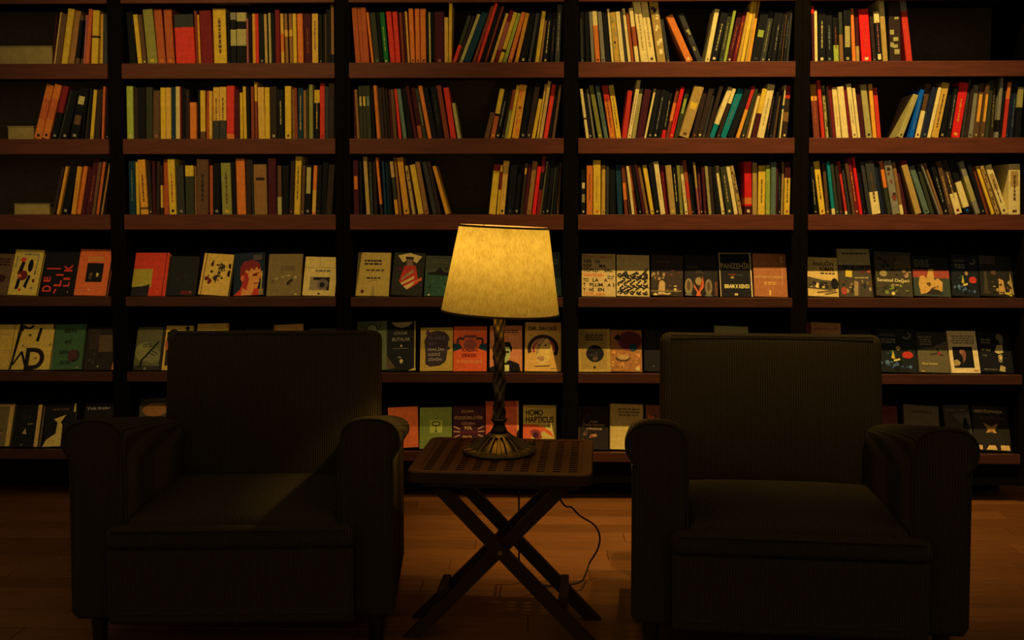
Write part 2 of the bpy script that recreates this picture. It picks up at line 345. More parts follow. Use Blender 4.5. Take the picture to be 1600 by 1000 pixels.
# one line per book: foot left, foot right, top left, top height (all read off enlarged views), colour, print
# print: top/bot/mid = bands, pt = narrower patch, t = lettering, d = imprint mark, m = mottled picture
CROPS = [
 (0, 'A', 0, 0, 8.0, """
650 667 700 190 ma
668 690 752 155 ta
695 755 775 180 br
760 845 850 115 ye
850 928 940 140 mb
932 985 965 190 br mid:bk:.13:.9
987 1030 1022 190 br mid:bk:.13:.9
1036 1060 1075 190 pk
1062 1110 1110 115 ro
1140 1232 1165 130 ye mid:db:.49:.53
1236 1285 1245 180 go
1290 1355 1290 180 dg"""),
 (0, 'B', 190, 0, 8.889, """
110 212 60 170 bk
220 285 140 205 ye
290 350 215 205 br d:cr
365 500 290 135 ol d:ye
510 615 445 130 ro d:oc
630 740 580 130 ro d:oc
760 1030 725 205 rd top:dg:.74
1034 1072 1000 150 rb
1075 1102 1045 205 oy
1110 1275 1075 150 dr
1280 1470 1262 120 ye t:br
1478 1508 1470 170 bk d:gy"""),
 (0, 'C', 350, 0, 8.421, """
90 165 80 165 bk mid:kh:.36:.67;top:gy:.86
170 295 165 165 bk mid:kh:.36:.68;top:kh:.83
300 325 290 240 pk
328 362 325 190 bk
372 415 360 180 oy
417 462 408 180 rd
466 535 450 180 bk d:gy
540 575 522 185 ta
577 593 565 190 bk
596 625 580 170 kh
630 680 615 175 bk
682 740 670 130 dr
745 790 725 180 go mid:oc:.25:.6
812 850 790 180 mb mid:go:.55:.68
868 910 850 180 mb mid:go:.55:.68
915 960 900 180 ye
975 1045 960 180 oc
1060 1155 1045 180 ma t:rb
1160 1240 1155 180 go t:br
1250 1300 1240 190 bk d:gy
1305 1322 1300 190 bk
1325 1350 1320 185 br
1353 1420 1350 125 bk
1430 1470 1425 60 mb bot:na:.16"""),
 (0, 'D', 540, 0, 8.889, """
110 188 50 105 ro
192 255 130 105 ro
262 330 205 105 ro
362 395 285 175 oc
405 480 335 180 do d:gg
485 525 425 175 bk
528 600 460 175 gr t:li;d:cr
625 695 560 165 rd
700 765 648 165 rd
785 825 740 175 rb
830 857 790 175 ma
860 890 815 160 go
905 965 872 120 oc d:ma
975 1035 960 120 oc d:ma
1045 1120 1035 120 oc d:ma
1125 1160 1112 170 bk
1162 1185 1150 170 kh
1187 1236 1180 175 bk
1240 1370 1235 165 ma d:pk
1375 1425 1372 240 go
1428 1470 1437 45 ye"""),
 (0, 'E', 700, 0, 8.421, """
60 108 265 215 do bot:rd:.38;d:gy
112 146 325 215 db
150 195 388 195 kh d:gy
210 300 450 180 dt
308 352 540 75 rb
362 408 590 45 rd
412 462 650 100 bk
467 502 705 90 rb
506 546 735 160 bk
550 590 750 180 go
595 655 815 145 dr mid:pk:.25:.78
660 710 865 170 ye mid:db:.21:.27
715 765 915 180 li
780 835 960 165 oc d:rb
865 920 1005 175 oy
930 1030 1050 180 bk d:cr
1035 1085 1100 170 dg d:gy
1088 1126 1140 170 bk
1130 1195 1215 150 ye t:ta
1210 1245 1280 270 mb
1250 1350 1310 170 bk d:ye;t:kh
1355 1455 1390 160 bk t:br
1460 1530 1475 60 dg t:gy"""),
 (0, 'F', 900, 0, 8.889, """
65 130 50 165 dg d:gy
134 190 112 165 bk
205 255 148 160 gy
265 335 210 155 oc top:cr:.72;d:ma
352 408 298 160 gy d:db
412 480 365 170 bk
485 520 408 125 cr
523 610 450 175 go m:kh
613 675 540 165 cr
679 712 610 170 dg
725 765 640 120 cr
769 815 692 175 ro
825 880 735 115 cr mid:ro:.3:.66
905 1005 790 10 cr t:ta
1012 1112 890 10 cr t:ta;d:br
1132 1250 1020 10 ta m:cr
1262 1310 1165 270 dg d:kh
1535 1640 1250 235 oc d:cr
1690 1768 1420 205 dg m:kh"""),
 (0, 'G', 1070, 0, 8.421, """
265 325 400 125 cr d:br
330 430 480 180 bk d:cr;t:kh
445 500 570 170 do t:kh;d:gg
506 545 640 140 li
550 615 700 170 ma t:ro;d:cr
620 670 760 165 dr t:oc
677 718 805 165 go
722 775 858 20 ye
779 815 905 20 go
817 856 950 20 oy
870 985 1000 170 bk pt:li:.5:.64;d:dg
990 1068 1110 160 dg t:ol;d:kh
1075 1130 1170 165 bk d:cr
1135 1215 1230 170 bk t:gy
1220 1290 1300 150 bk t:br
1295 1320 1350 150 br
1325 1385 1375 155 bk t:gy
1388 1420 1440 130 dg"""),
 (0, 'H', 1260, 0, 8.889, """
75 112 60 80 ma top:sc:.86
118 158 108 140 cr
165 270 165 130 bk d:cr;t:kh
275 370 265 150 bk t:gg;d:gg
385 455 360 180 bk bot:li:.35;t:rb
462 515 440 170 do bot:mb:.55
520 630 510 130 bk pt:kh:.28:.68;d:kh
640 690 605 120 oc d:oy
695 742 670 110 ma bot:ta:.3
765 910 705 130 sc d:cr;t:rd
925 976 870 150 db d:gy
980 1056 930 165 bk top:cr:.78;pt:cr:.05:.16;t:pk
1065 1135 1005 -4 ta top:cr:.72
1160 1320 1140 4 db m:kh
1385 1475 1255 -10 rd top:gy:.8"""),
 (1, 'I', 0, 115, 8.0, """
425 520 585 150 oc mid:ro:.36:.74;d:na
525 615 688 150 oc mid:ro:.36:.74;d:na
640 715 790 165 bk top:dr:.5;d:gy
722 748 880 210 dg
755 850 890 220 bk d:gy
860 990 960 190 bk pt:kh:.68:.84;pt:br:.28:.46;d:gy
1000 1024 1035 190 bk
1030 1050 1060 180 dg
1055 1076 1085 220 db
1080 1110 1120 200 bk
1113 1165 1160 205 ye d:br
1172 1265 1215 200 db
1272 1320 1270 160 ro d:rb
1325 1375 1350 190 bk d:gy"""),
 (1, 'J', 190, 115, 8.889, """
50 148 38 175 li d:cr
155 225 150 200 db
228 340 225 190 bk
343 430 340 190 do
435 530 440 235 br d:pk
540 615 535 195 ye
617 690 612 195 go
692 738 690 190 dt d:gg
741 808 738 180 cr
811 835 805 185 dr
840 890 838 200 bk
893 940 890 220 db
950 1045 945 400 oc
1050 1090 1048 220 bk
1095 1165 1090 235 ye bot:br:.16;t:go
1170 1215 1185 240 ro
1217 1257 1215 240 go d:br
1265 1355 1262 190 go bot:dg:.36;t:br
1360 1455 1358 185 go bot:dg:.36;t:br
1459 1565 1460 170 rd bot:oc:.1"""),
 (1, 'K', 350, 115, 8.421, """
146 200 140 210 ma
212 252 205 250 ye
255 298 235 170 ye
303 350 288 180 bk
360 400 350 170 rb
403 440 390 110 rb top:ye:.66
455 540 440 180 go
543 605 535 180 ye
612 700 605 170 db d:kh
706 795 695 210 bk t:kh;mid:bk:.0:.02
805 890 800 165 ye d:br
893 925 872 210 mb
928 970 915 190 rb
975 1040 975 190 dt t:ta
1046 1085 1040 220 mb
1088 1118 1085 200 do d:gg
1122 1172 1118 145 ol
1175 1255 1180 215 bk top:ye:.74;t:ta
1262 1325 1262 130 rd d:dr
1330 1390 1330 170 dg
1393 1470 1395 130 db t:dg"""),
 (1, 'L', 540, 115, 8.421, """
80 108 55 220 ma d:gy
140 180 92 210 mb
182 235 165 160 do pt:kh:.62:.8
238 285 215 160 do pt:ye:.62:.8
288 345 258 160 do pt:gg:.62:.8
348 390 312 200 bk
400 450 320 160 oc
455 475 402 200 br
480 520 430 190 db
523 560 470 180 db
563 596 512 200 db
600 625 560 205 ma
630 680 585 210 br
690 732 612 205 rd
752 805 660 205 gg
810 890 705 200 bk
896 945 775 170 ma
950 1015 850 190 ma bot:ro:.26
1020 1068 910 200 do t:kh
1085 1135 955 165 oc
1140 1210 1010 190 bk
1213 1290 1110 180 bk t:dg
1300 1370 1185 160 rb
1385 1455 1285 190 rd
1475 1518 1398 390 kh"""),
 (1, 'M', 750, 115, 9.09, """
60 128 150 560 br
140 210 265 220 ye bot:ro:.45;mid:bk:.45:.5;d:ye
215 285 355 250 bk d:cr;t:gy
290 336 395 240 db d:ye
340 385 460 230 ol top:rb:.58
387 435 520 170 ye
440 545 545 165 oy m:oc
560 650 690 200 bk d:gy
653 725 780 190 db d:gy
730 785 835 365 ye
790 830 890 150 go
833 880 960 110 ta d:cr
905 975 1030 160 rd
980 1040 1095 170 bk
1045 1085 1150 160 br"""),
 (1, 'N', 900, 115, 8.889, """
122 165 32 215 cr mid:br:.38:.42
168 225 75 220 bk d:cr
235 265 135 215 gy
310 370 180 170 ol d:ye
395 450 268 175 gg t:db
470 550 360 170 oc top:rd:.7;t:rb;d:oy
560 630 452 165 ye t:br
640 705 720 240 rd
712 765 850 95 cr t:br;d:ro
770 825 880 215 kh
840 935 955 225 ma
945 975 1085 215 cr
990 1060 1115 230 bk d:kh
1065 1130 1190 230 bk t:gy;d:cr
1135 1180 1255 220 bk
1184 1238 1300 225 bk bot:sc:.17;t:kh
1245 1290 1395 215 rb mid:oc:.35:.72
1295 1350 1460 190 sc t:dr;d:oy
1360 1420 1530 220 do pt:li:.5:.8"""),
 (1, 'O', 1070, 115, 8.421, """
-80 70 140 190 ta pt:ye:.55:.68;d:br
80 150 215 220 db d:ro
155 225 320 200 db d:cr
228 262 385 190 dg d:kh
266 320 470 160 db
325 395 575 190 cr bot:te:.27
402 453 600 200 db top:cr:.7;d:gy
458 555 700 215 te t:gg
560 655 785 220 bk
661 715 820 160 oy top:rd:.55
725 780 880 200 do d:cr
785 806 925 240 mb t:ta
811 850 930 260 cr
870 940 1005 205 ma top:ye:.5
947 1050 1090 150 cr t:kh
1062 1112 1170 180 bk t:pk
1115 1170 1212 240 bk d:gy
1176 1226 1262 210 br
1230 1286 1300 220 bk
1291 1345 1328 150 cr mid:dt:.55:.62;d:go
1355 1430 1390 160 db top:rd:.76;mid:mb:.32:.5;d:cr"""),
 (1, 'P', 1260, 115, 9.09, """
105 195 50 155 rb top:oy:.7;t:ro
215 265 145 95 rd
280 326 215 170 kh m:do;d:cr
329 360 258 190 db
375 423 300 170 dr
428 500 360 200 cr t:go
504 600 425 190 cr
606 650 520 170 dr
656 725 565 150 cr t:gy;d:br
731 772 650 205 cr
780 840 690 165 ma
846 935 760 160 kh d:bk
946 1000 880 150 oy
1006 1065 945 205 rd"""),
 (1, 'Q', 1390, 115, 7.62, """
100 165 290 260 kh d:db
230 282 335 190 bl t:gg
297 365 435 125 br bot:cr:.5;d:dr
375 440 505 170 na d:gg
450 490 585 170 cr
495 580 625 115 go t:br
590 660 690 160 bk d:kh
663 720 750 160 bk t:gy
725 840 835 115 sc t:oc;d:oy
846 880 930 60 dg
885 921 975 160 db
926 990 1000 140 gy d:do
996 1060 1075 120 br pt:oy:.3:.8;d:kh
1066 1120 1130 120 br pt:oy:.3:.8;d:kh
1126 1180 1190 80 do
1186 1240 1230 70 db t:ol
1246 1288 1335 50 gy mid:bk:.1:.3
1293 1338 1360 110 bk
1345 1390 1415 105 rd top:oc:.7
1396 1470 1465 90 na d:gg
1475 1560 1530 90 na t:gg
1566 1640 1590 160 bk top:kh:.6"""),
 (2, 'R', 0, 235, 8.0, """
650 690 770 215 db
705 745 820 205 oy
752 860 885 200 bk d:gy
888 945 968 205 oy t:ro
949 1005 1050 205 oc
1010 1056 1115 230 ma
1060 1140 1165 110 ma t:rb
1146 1185 1235 150 br
1190 1230 1275 145 ro
1233 1258 1330 150 bk
1262 1285 1365 160 mb"""),
 (2, 'S', 190, 235, 8.889, """
60 155 45 145 dt t:gg
190 240 165 155 ye
270 372 220 130 oy mid:br:.09:.13;t:br
385 430 350 170 db d:cr
433 475 420 150 ma
479 530 486 150 db
536 570 520 215 db mid:go:.14:.6
575 650 567 125 ro
660 760 620 120 ye d:bk;t:ro
780 880 755 210 dg d:gy
892 1010 880 210 do top:ye:.78
1014 1038 1008 215 mb
1042 1210 1042 125 br t:db
1216 1262 1207 210 ro
1270 1375 1265 180 bk d:gy
1400 1535 1375 175 ol t:br;d:ye"""),
 (2, 'T', 350, 235, 8.421, """
112 165 90 150 bk
170 292 150 110 oc
298 365 285 120 db
370 390 340 110 dg
396 575 382 185 mb pt:db:.68:.74
586 690 575 100 ma
705 760 700 200 br bot:kh:.36
766 850 770 200 bk
856 910 880 140 db d:pk
914 1000 932 80 ye t:br
1010 1050 1035 200 br d:cr
1056 1145 1075 190 bk pt:kh:.42:.95;d:gy
1156 1205 1180 200 oc mid:go:.05:.5
1210 1270 1230 190 bk d:dg
1275 1345 1300 160 bk
1350 1430 1390 190 db d:dg"""),
 (2, 'U', 540, 235, 8.889, """
100 175 80 130 ma pt:oc:.46:.7
200 240 185 150 bk
285 340 220 90 ta
346 385 320 160 do t:gg
390 440 362 140 db
485 520 415 100 oc bot:db:.18
540 575 500 150 dt
578 614 545 150 dt
618 655 575 170 bk
690 735 612 155 do bot:oy:.28;top:ta:.7
740 776 664 100 mb
805 890 695 105 oy d:br
894 920 800 200 db
925 965 820 215 ta m:kh
1010 1085 890 205 ye
1095 1160 965 160 mb d:dr
1210 1275 1060 165 dg
1280 1330 1130 160 db
1390 1440 1205 225 oy"""),
 (2, 'V', 750, 235, 9.09, """
125 225 200 205 ye top:dr:.87
231 262 285 210 ye mid:dr:.5:.87
267 352 335 150 go d:bk;t:ta
375 470 440 210 bk d:dg
475 560 550 200 bk d:gy
566 610 640 180 db pt:oy:.78:.9
613 655 690 200 ma
659 730 750 160 mb d:br
737 790 820 230 sc
796 850 878 80 dr mid:bk:.42:.72
857 885 952 160 kh
890 940 985 170 bk d:kh
946 1030 1050 60 bk d:kh
1036 1080 1080 220 do
1085 1145 1110 170 bk
1150 1195 1155 170 br t:mb"""),
 (2, 'W', 900, 235, 8.889, """
70 135 70 220 bk pt:kh:.25:.42;pt:cr:.54:.66;d:cr
145 228 148 210 oc t:ro
238 340 240 135 ye t:go;d:oc
352 405 358 205 go d:br
415 455 418 215 pk mid:dg:.0:1
462 555 445 220 bk
562 650 495 200 dt
656 715 540 220 rb mid:oc:.3:.65
720 747 590 220 br
750 800 615 230 cr t:kh
804 850 665 220 oc mid:ro:0:.5
856 905 720 210 bk d:cr
910 956 770 180 ma
970 1012 850 220 mb d:oy
1040 1100 920 210 ye d:br
1106 1165 1005 200 bk d:cr
1175 1242 1075 160 cr t:go
1246 1300 1168 210 dr
1310 1390 1240 210 ta d:ye
1395 1440 1330 190 bk t:cr
1446 1490 1395 210 ol d:ye
1515 1560 1440 215 cr t:br;d:bk
1563 1612 1480 140 ro mid:rd:.3:.6"""),
 (2, 'X', 1070, 235, 8.421, """
95 126 30 180 bk d:cr
129 164 65 180 bk
168 196 95 160 pk top:ta:.5
200 246 155 220 ma t:pk;d:cr
249 292 210 200 ma d:kh
305 345 235 210 kh d:cr
350 400 300 215 db
403 465 330 220 bk
470 535 335 215 cr d:br
540 630 440 220 do t:ta;d:cr
635 695 495 215 cr
698 750 560 210 ta m:br
790 885 780 150 sc bot:ma:.16;mid:oc:.2:.32;d:cr
890 950 890 160 ta
960 1055 970 200 ye t:br
1059 1118 1060 195 li d:ye
1130 1200 1140 155 gg
1205 1235 1215 170 ma
1238 1286 1237 210 bk t:gg;d:cr
1291 1335 1312 155 ta t:gy
1340 1420 1352 155 ye top:ma:.7;t:ma;d:ro"""),
 (2, 'Y', 1260, 235, 9.09, """
110 160 50 210 bk t:kh;d:kh
190 272 100 160 ye t:br;d:ro
285 330 225 190 br d:cr
355 405 255 165 te bot:cr:.11
420 465 340 200 do d:kh
470 520 400 190 db d:pk
545 585 420 165 rd bot:cr:.06
590 635 480 200 dg
638 690 530 190 br
700 750 580 120 dr t:oy;d:cr
755 800 640 100 sc
805 860 700 200 bk d:rb
868 925 750 165 dg
930 1060 830 160 dg bot:cr:.42;t:br
1066 1110 940 200 na
1113 1150 1000 190 bk
1156 1212 1035 155 do top:oc:.5
1216 1330 1090 155 gy m:rb
1336 1386 1215 170 mb bot:cr:.18
1390 1440 1260 250 ma
1545 1640 1300 165 ta top:dr:.92"""),
 (2, 'Z', 1420, 235, 8.889, """
220 300 0 230 gg d:do
306 360 110 240 do
420 446 165 190 gy
449 485 205 185 mb
490 560 300 220 bk t:gy;d:kh
565 632 380 160 br t:ta
642 755 430 150 db bot:cr:.38;t:ta;d:dr
775 875 500 140 bk mid:cr:.12:.58;d:bl
930 1005 690 165 gy mid:kh:.25:.72
1010 1075 800 180 bk d:gy
1080 1112 880 240 rb
1150 1200 930 225 ye
1205 1260 975 225 ta m:br
1295 1390 1060 220 cr pt:ta:.5:.82;t:br;d:br
1395 1555 1395 190 cr pt:ta:.55:.86;t:br;d:br"""),
]
ORD = 'first second third fourth fifth sixth seventh eighth ninth tenth eleventh twelfth thirteenth fourteenth fifteenth sixteenth seventeenth eighteenth nineteenth twentieth'.split()
TENS = {2: 'twenty', 3: 'thirty', 4: 'forty', 5: 'fifty'}
def ordinal(n):
    if n <= 20: return ORD[n - 1]
    t, u = divmod(n, 10)
    if u == 0: return TENS[t][:-1] + 'ieth'
    return TENS[t] + '-' + ORD[u - 1]

def quad(b):           # corners of a leaning book in the plane of the spines
    c, s = math.cos(b['a']), math.sin(b['a'])
    ox, oz = b['x'], b['z0'] + (b['w'] * s if s > 0 else 0)
    return [(ox + px * c + pz * s, oz - px * s + pz * c) for px, pz in ((0, 0), (b['w'], 0), (b['w'], b['h']), (0, b['h']))]
def overlap(p, q):
    for P in (p, q):
        for i in (0, 1):
            ex, ez = P[i + 1][0] - P[i][0], P[i + 1][1] - P[i][1]
            n = math.hypot(ex, ez); ax = (-ez / n, ex / n)
            A = [x * ax[0] + z * ax[1] for x, z in p]; B = [x * ax[0] + z * ax[1] for x, z in q]
            if max(A) <= min(B) + 2e-4 or max(B) <= min(A) + 2e-4: return False
    return True
def settle(bs, lo, hi):
    "push neighbours apart until no two books share space"
    prev = None
    for b in bs:
        while min(x for x, z in quad(b)) < lo + .001: b['x'] += .0008
        k = 0
        while prev and overlap(quad(prev), quad(b)) and k < 90:
            k += 1
            if k % 3 == 0: b['a'] += (prev['a'] - b['a']) * .3
            if k % 3 == 1:
                b['w'] = max(.0042, b['w'] * .965); prev['w'] = max(.0042, prev['w'] * .98)
            b['x'] += .0005
        prev = b
    nxt = None
    for b in reversed(bs):
        k = 0
        while max(x for x, z in quad(b)) > hi - .001 and k < 60: b['x'] -= .001; k += 1
        k = 0
        while nxt and overlap(quad(nxt), quad(b)) and k < 90:
            k += 1
            if k % 2: b['w'] = max(.0042, b['w'] * .96)
            b['x'] -= .0004
        nxt = b

def book_mesh(b, bay):
    "covers, spine and recessed page block of one standing book; spine faces -y"
    w, h, d = b['w'], b['h'], b['d']; ch = min(.0016, w * .22); base = pal(b['c'], bay)
    segs = [(0.0, 1.0, base)]
    marks = []
    for t in b['dec']:
        p = t.split(':')
        if p[0] in ('top', 'bot', 'mid'):
            lo, hi = (float(p[2]), 1.0) if p[0] == 'top' else (0.0, float(p[2])) if p[0] == 'bot' else (float(p[2]), float(p[3]))
            out = []
            for (s0, s1, c) in segs:
                if s1 <= lo or s0 >= hi: out.append((s0, s1, c)); continue
                if s0 < lo: out.append((s0, lo, c))
                out.append((max(s0, lo), min(s1, hi), pal(p[1], bay)))
                if s1 > hi: out.append((hi, s1, c))
            segs = out
        elif p[0] == 'pt': marks.append((.14, float(p[2]), .86, float(p[3]), pal(p[1], bay)))
        elif p[0] == 'd':
            s = .40 * w / h; marks.append((.30, .04, .70, .04 + min(max(s, .02), .05), pal(p[1], bay)))
        elif p[0] == 't':
            r2 = random.Random(int(b['x'] * 1e5)); v = r2.uniform(.18, .3); e = r2.uniform(.7, .86)
            while v < e:
                l = r2.uniform(.02, .09); wd = r2.uniform(.07, .13)
                marks.append((.5 - wd, v, .5 + wd, min(e, v + l), pal(p[1], bay))); v += l + r2.uniform(.006, .02)
        elif p[0] == 'm':
            r2 = random.Random(int(b['x'] * 1e5))
            for _ in range(9):
                v = r2.uniform(.04, .86); u = r2.uniform(.0, .55)
                c = pal(p[1], bay) if r2.random() < .7 else pal('db', bay)
                marks.append((u, v, min(1, u + r2.uniform(.25, .5)), v + r2.uniform(.03, .11), c))
    V = []; F = []; C = []
    zs = [s[0] for s in segs] + [1.0]
    prof = [(0, d), (0, ch), (ch, 0), (w - ch, 0), (w, ch), (w, d)]
    for z in zs:
        for (x, y) in prof: V.append((x, y, z * h))
    for i, s in enumerate(segs):
        for j in range(5):
            a = i * 6 + j; F.append((a, a + 1, a + 7, a + 6)); C.append(s[2])
    page = alb(PAGE, BAY_GAIN[bay]); ct = min(.0012, w * .18); ins = .003
    n0 = len(V)                      # page block, a little inside the covers
    for z in (ins * .5, h - ins):
        V += [(ct, ch + .001, z), (w - ct, ch + .001, z), (w - ct, d - .002, z), (ct, d - .002, z)]
    for q in ((3, 2, 1, 0), (4, 5, 6, 7), (1, 2, 6, 5), (2, 3, 7, 6), (3, 0, 4, 7), (0, 1, 5, 4)):
        F.append(tuple(n0 + i for i in q)); C.append(page)
    n0 = len(V)                      # inner faces of the covers
    for (xa, xb) in ((0, ct), (w - ct, w)):
        k = len(V)
        V += [(xa, ch, 0), (xb, ch, 0), (xb, d, 0), (xa, d, 0), (xa, ch, h), (xb, ch, h), (xb, d, h), (xa, d, h)]
        for q in ((3, 2, 1, 0), (4, 5, 6, 7), (2, 3, 7, 6)):
            F.append(tuple(k + i for i in q)); C.append(base)
        inner = (1, 2, 6, 5) if xa == 0 else (3, 0, 4, 7)
        F.append(tuple(k + i for i in inner)); C.append(base)
    k = len(V)                       # spine thickness seen from above and below
    V += [(0, ch, h), (ch, 0, h), (w - ch, 0, h), (w, ch, h), (0, ch, 0), (ch, 0, 0), (w - ch, 0, 0), (w, ch, 0)]
    F.append((k, k + 1, k + 2, k + 3)); C.append(segs[-1][2]); F.append((k + 7, k + 6, k + 5, k + 4)); C.append(segs[0][2])
    for i, (u0, v0, u1, v1, c) in enumerate(marks):
        k = len(V); yy = -.0002 - .00005 * i
        a0, a1 = ch + u0 * (w - 2 * ch), ch + u1 * (w - 2 * ch)
        V += [(a0, yy, v0 * h), (a1, yy, v0 * h), (a1, yy, v1 * h), (a0, yy, v1 * h)]
        F.append((k, k + 1, k + 2, k + 3)); C.append(c)
    return V, F, C

ALL = []
for row_i in range(3):
    per_bay = {k: [] for k in range(5)}
    for (rw, nm, cx0, cy0, sc, txt) in CROPS:
        if rw != row_i: continue
        for ln in txt.strip().split('\n'):
            p = ln.split(); xb0, xb1, xt, yt = [float(q) for q in p[:4]]
            rec = rng.uniform(.022, .045); Y = D + rec
            z0 = SHELF_Z[row_i + 1]
            vb = SHELF_V[row_i + 1]
            P0 = at(cx0 + xb0 / sc, vb, Y); P1 = at(cx0 + xb1 / sc, vb, Y); PT = at(cx0 + xt / sc, cy0 + yt / sc, Y)
            a = math.atan2(PT.x - P0.x, PT.z - z0)
            w = (P1.x - P0.x) * math.cos(a)
            zmax = SHELF_Z[row_i] - LIP_H - .004
            h = min((PT.z - z0) / math.cos(a), (SHELF_Z[row_i] - .034 - z0) / math.cos(a))
            bay = bay_of((P0.x + P1.x) / 2)
            per_bay[bay].append(dict(x=P0.x, w=max(.0045, w), a=a, h=h, z0=z0, d=rng.uniform(.12, .145), Y=Y, c=p[4],
                                     dec=p[5].split(';') if len(p) > 5 else [], row=row_i, bay=bay))
    for k in range(5):
        bs = sorted(per_bay[k], key=lambda b: b['x'])
        settle(bs, BX[k] + SIDE + .002, BX[k + 1] - SIDE - .002)
        for i, b in enumerate(bs): b['i'] = i + 1; ALL.append(b)
for b in ALL:       # how large a book shows
    l = sum(PAL[b['c']][0])
    b['score'] = b['w'] * b['h'] * (1.0 + .5 * min(l / 300.0, 1))
keep = set(id(b) for b in sorted(ALL, key=lambda b: -b['score'])[:300])
shelf_word = ['top shelf', 'second shelf', 'third shelf']
BAND = {'top': 'top', 'bot': 'foot'}
sv, sf, scx = [], [], []
for b in ALL:
    V, F, C = book_mesh(b, b['bay'])
    q = quad(b); s = math.sin(b['a'])
    ox, oz = b['x'], b['z0'] + (b['w'] * s if s > 0 else 0)
    if id(b) not in keep:
        Mx = Matrix.Translation((ox, b['Y'], oz)) @ Matrix.Rotation(b['a'], 4, 'Y')
        k = len(sv); sv += [tuple(Mx @ Vector(p)) for p in V]; sf += [tuple(i + k for i in f) for f in F]; scx += C
        continue
    o = mesh_obj('book', V, F, M_PRINT, None, C)
    o.location = (ox, b['Y'], oz); o.rotation_euler = (0, b['a'], 0)
    size = 'slim ' if b['w'] < .013 else 'thick ' if b['w'] > .026 else ''
    extra = ''
    for t in b['dec']:
        p = t.split(':')
        if p[0] in BAND: extra = ' with %s %s' % (PAL[p[1]][1], BAND[p[0]]); break
        if p[0] == 'pt' and not extra: extra = ' with %s patch' % PAL[p[1]][1]
        if p[0] == 'd' and not extra: extra = ' with %s imprint mark' % PAL[p[1]][1] if b['w'] > .012 else ''
    lean = ' leaning left' if b['a'] < -R(9) else ' leaning right' if b['a'] > R(9) else ''
    for ex, ln_ in ((extra, lean), (extra, ''), ('', lean), ('', '')):
        lab = '%s%s book%s%s, %s from left, %s, %s bay' % (size, PAL[b['c']][1], ex, ln_, ordinal(b['i']), shelf_word[b['row']], bay_name[b['bay']])
        if len(lab.split()) <= 16: break
    tag(o, lab, 'book', 'books on the %s of the %s bay' % (shelf_word[b['row']], bay_name[b['bay']]))
o = mesh_obj('slim_books', sv, sf, M_PRINT, None, scx)
tag(o, 'slimmest books scattered between the thicker ones on the three upper shelves', 'books', None, 'stuff')

# books lying flat on the emptier left shelves, page edges outwards
for (rw, u0, u1, v0, t_, lab) in ((0, -30, 82, 72, .20, 'thick pale book lying flat, top shelf, far left bay'),
                                  (1, 11, 53, 197, .20, 'pale book lying flat, second shelf, far left bay'),
                                  (2, 21, 78, 318, .20, 'thin pale book lying flat, third shelf, far left bay')):
    Y = D + .05; z0 = SHELF_Z[rw + 1]
    a, b_ = at(u0, v0, Y), at(u1, v0, Y); h = a.z - z0
    a.x = max(a.x, BX[0] + SIDE + .004)
    o = MB().box(a.x, Y, z0, b_.x, Y + .14, z0 + .003, ch=.0006).box(a.x, Y, z0 + h - .003, b_.x, Y + .14, z0 + h, ch=.0006).box(a.x, Y + .137, z0 + .003, b_.x, Y + .14, z0 + h - .003).build('book', M_PALE)
    tag(o, lab, 'book', 'books lying flat on the far left shelves')
    MB().box(a.x + .003, Y + .003, z0 + .0032, b_.x - .003, Y + .1365, z0 + h - .0032).build('page_block', M_PALE, o)
# ------------------------------------------------------------------ books shown face out on the sloping boards
_tx = {}
def text_geo(s, bold=.02):
    if (s, bold) not in _tx:
        cu = bpy.data.curves.new('lettering', 'FONT'); cu.body = s; cu.size = 1; cu.resolution_u = 4; cu.offset = bold
        ob = bpy.data.objects.new('lettering', cu); scene.collection.objects.link(ob)
        dg = bpy.context.evaluated_depsgraph_get()
        me = bpy.data.meshes.new_from_object(ob.evaluated_get(dg))
        v = [tuple(p.co) for p in me.vertices]; f = [tuple(p.vertices) for p in me.polygons]
        bpy.data.objects.remove(ob); bpy.data.curves.remove(cu); bpy.data.meshes.remove(me)
        x0 = min(p[0] for p in v); x1 = max(p[0] for p in v); y0 = min(p[1] for p in v); y1 = max(p[1] for p in v)
        _tx[(s, bold)] = ([((p[0] - x0) / (x1 - x0), (p[1] - y0) / (y1 - y0)) for p in v], f)
    return _tx[(s, bold)]
DG = [.55, .72, .80, 1.0, .85]
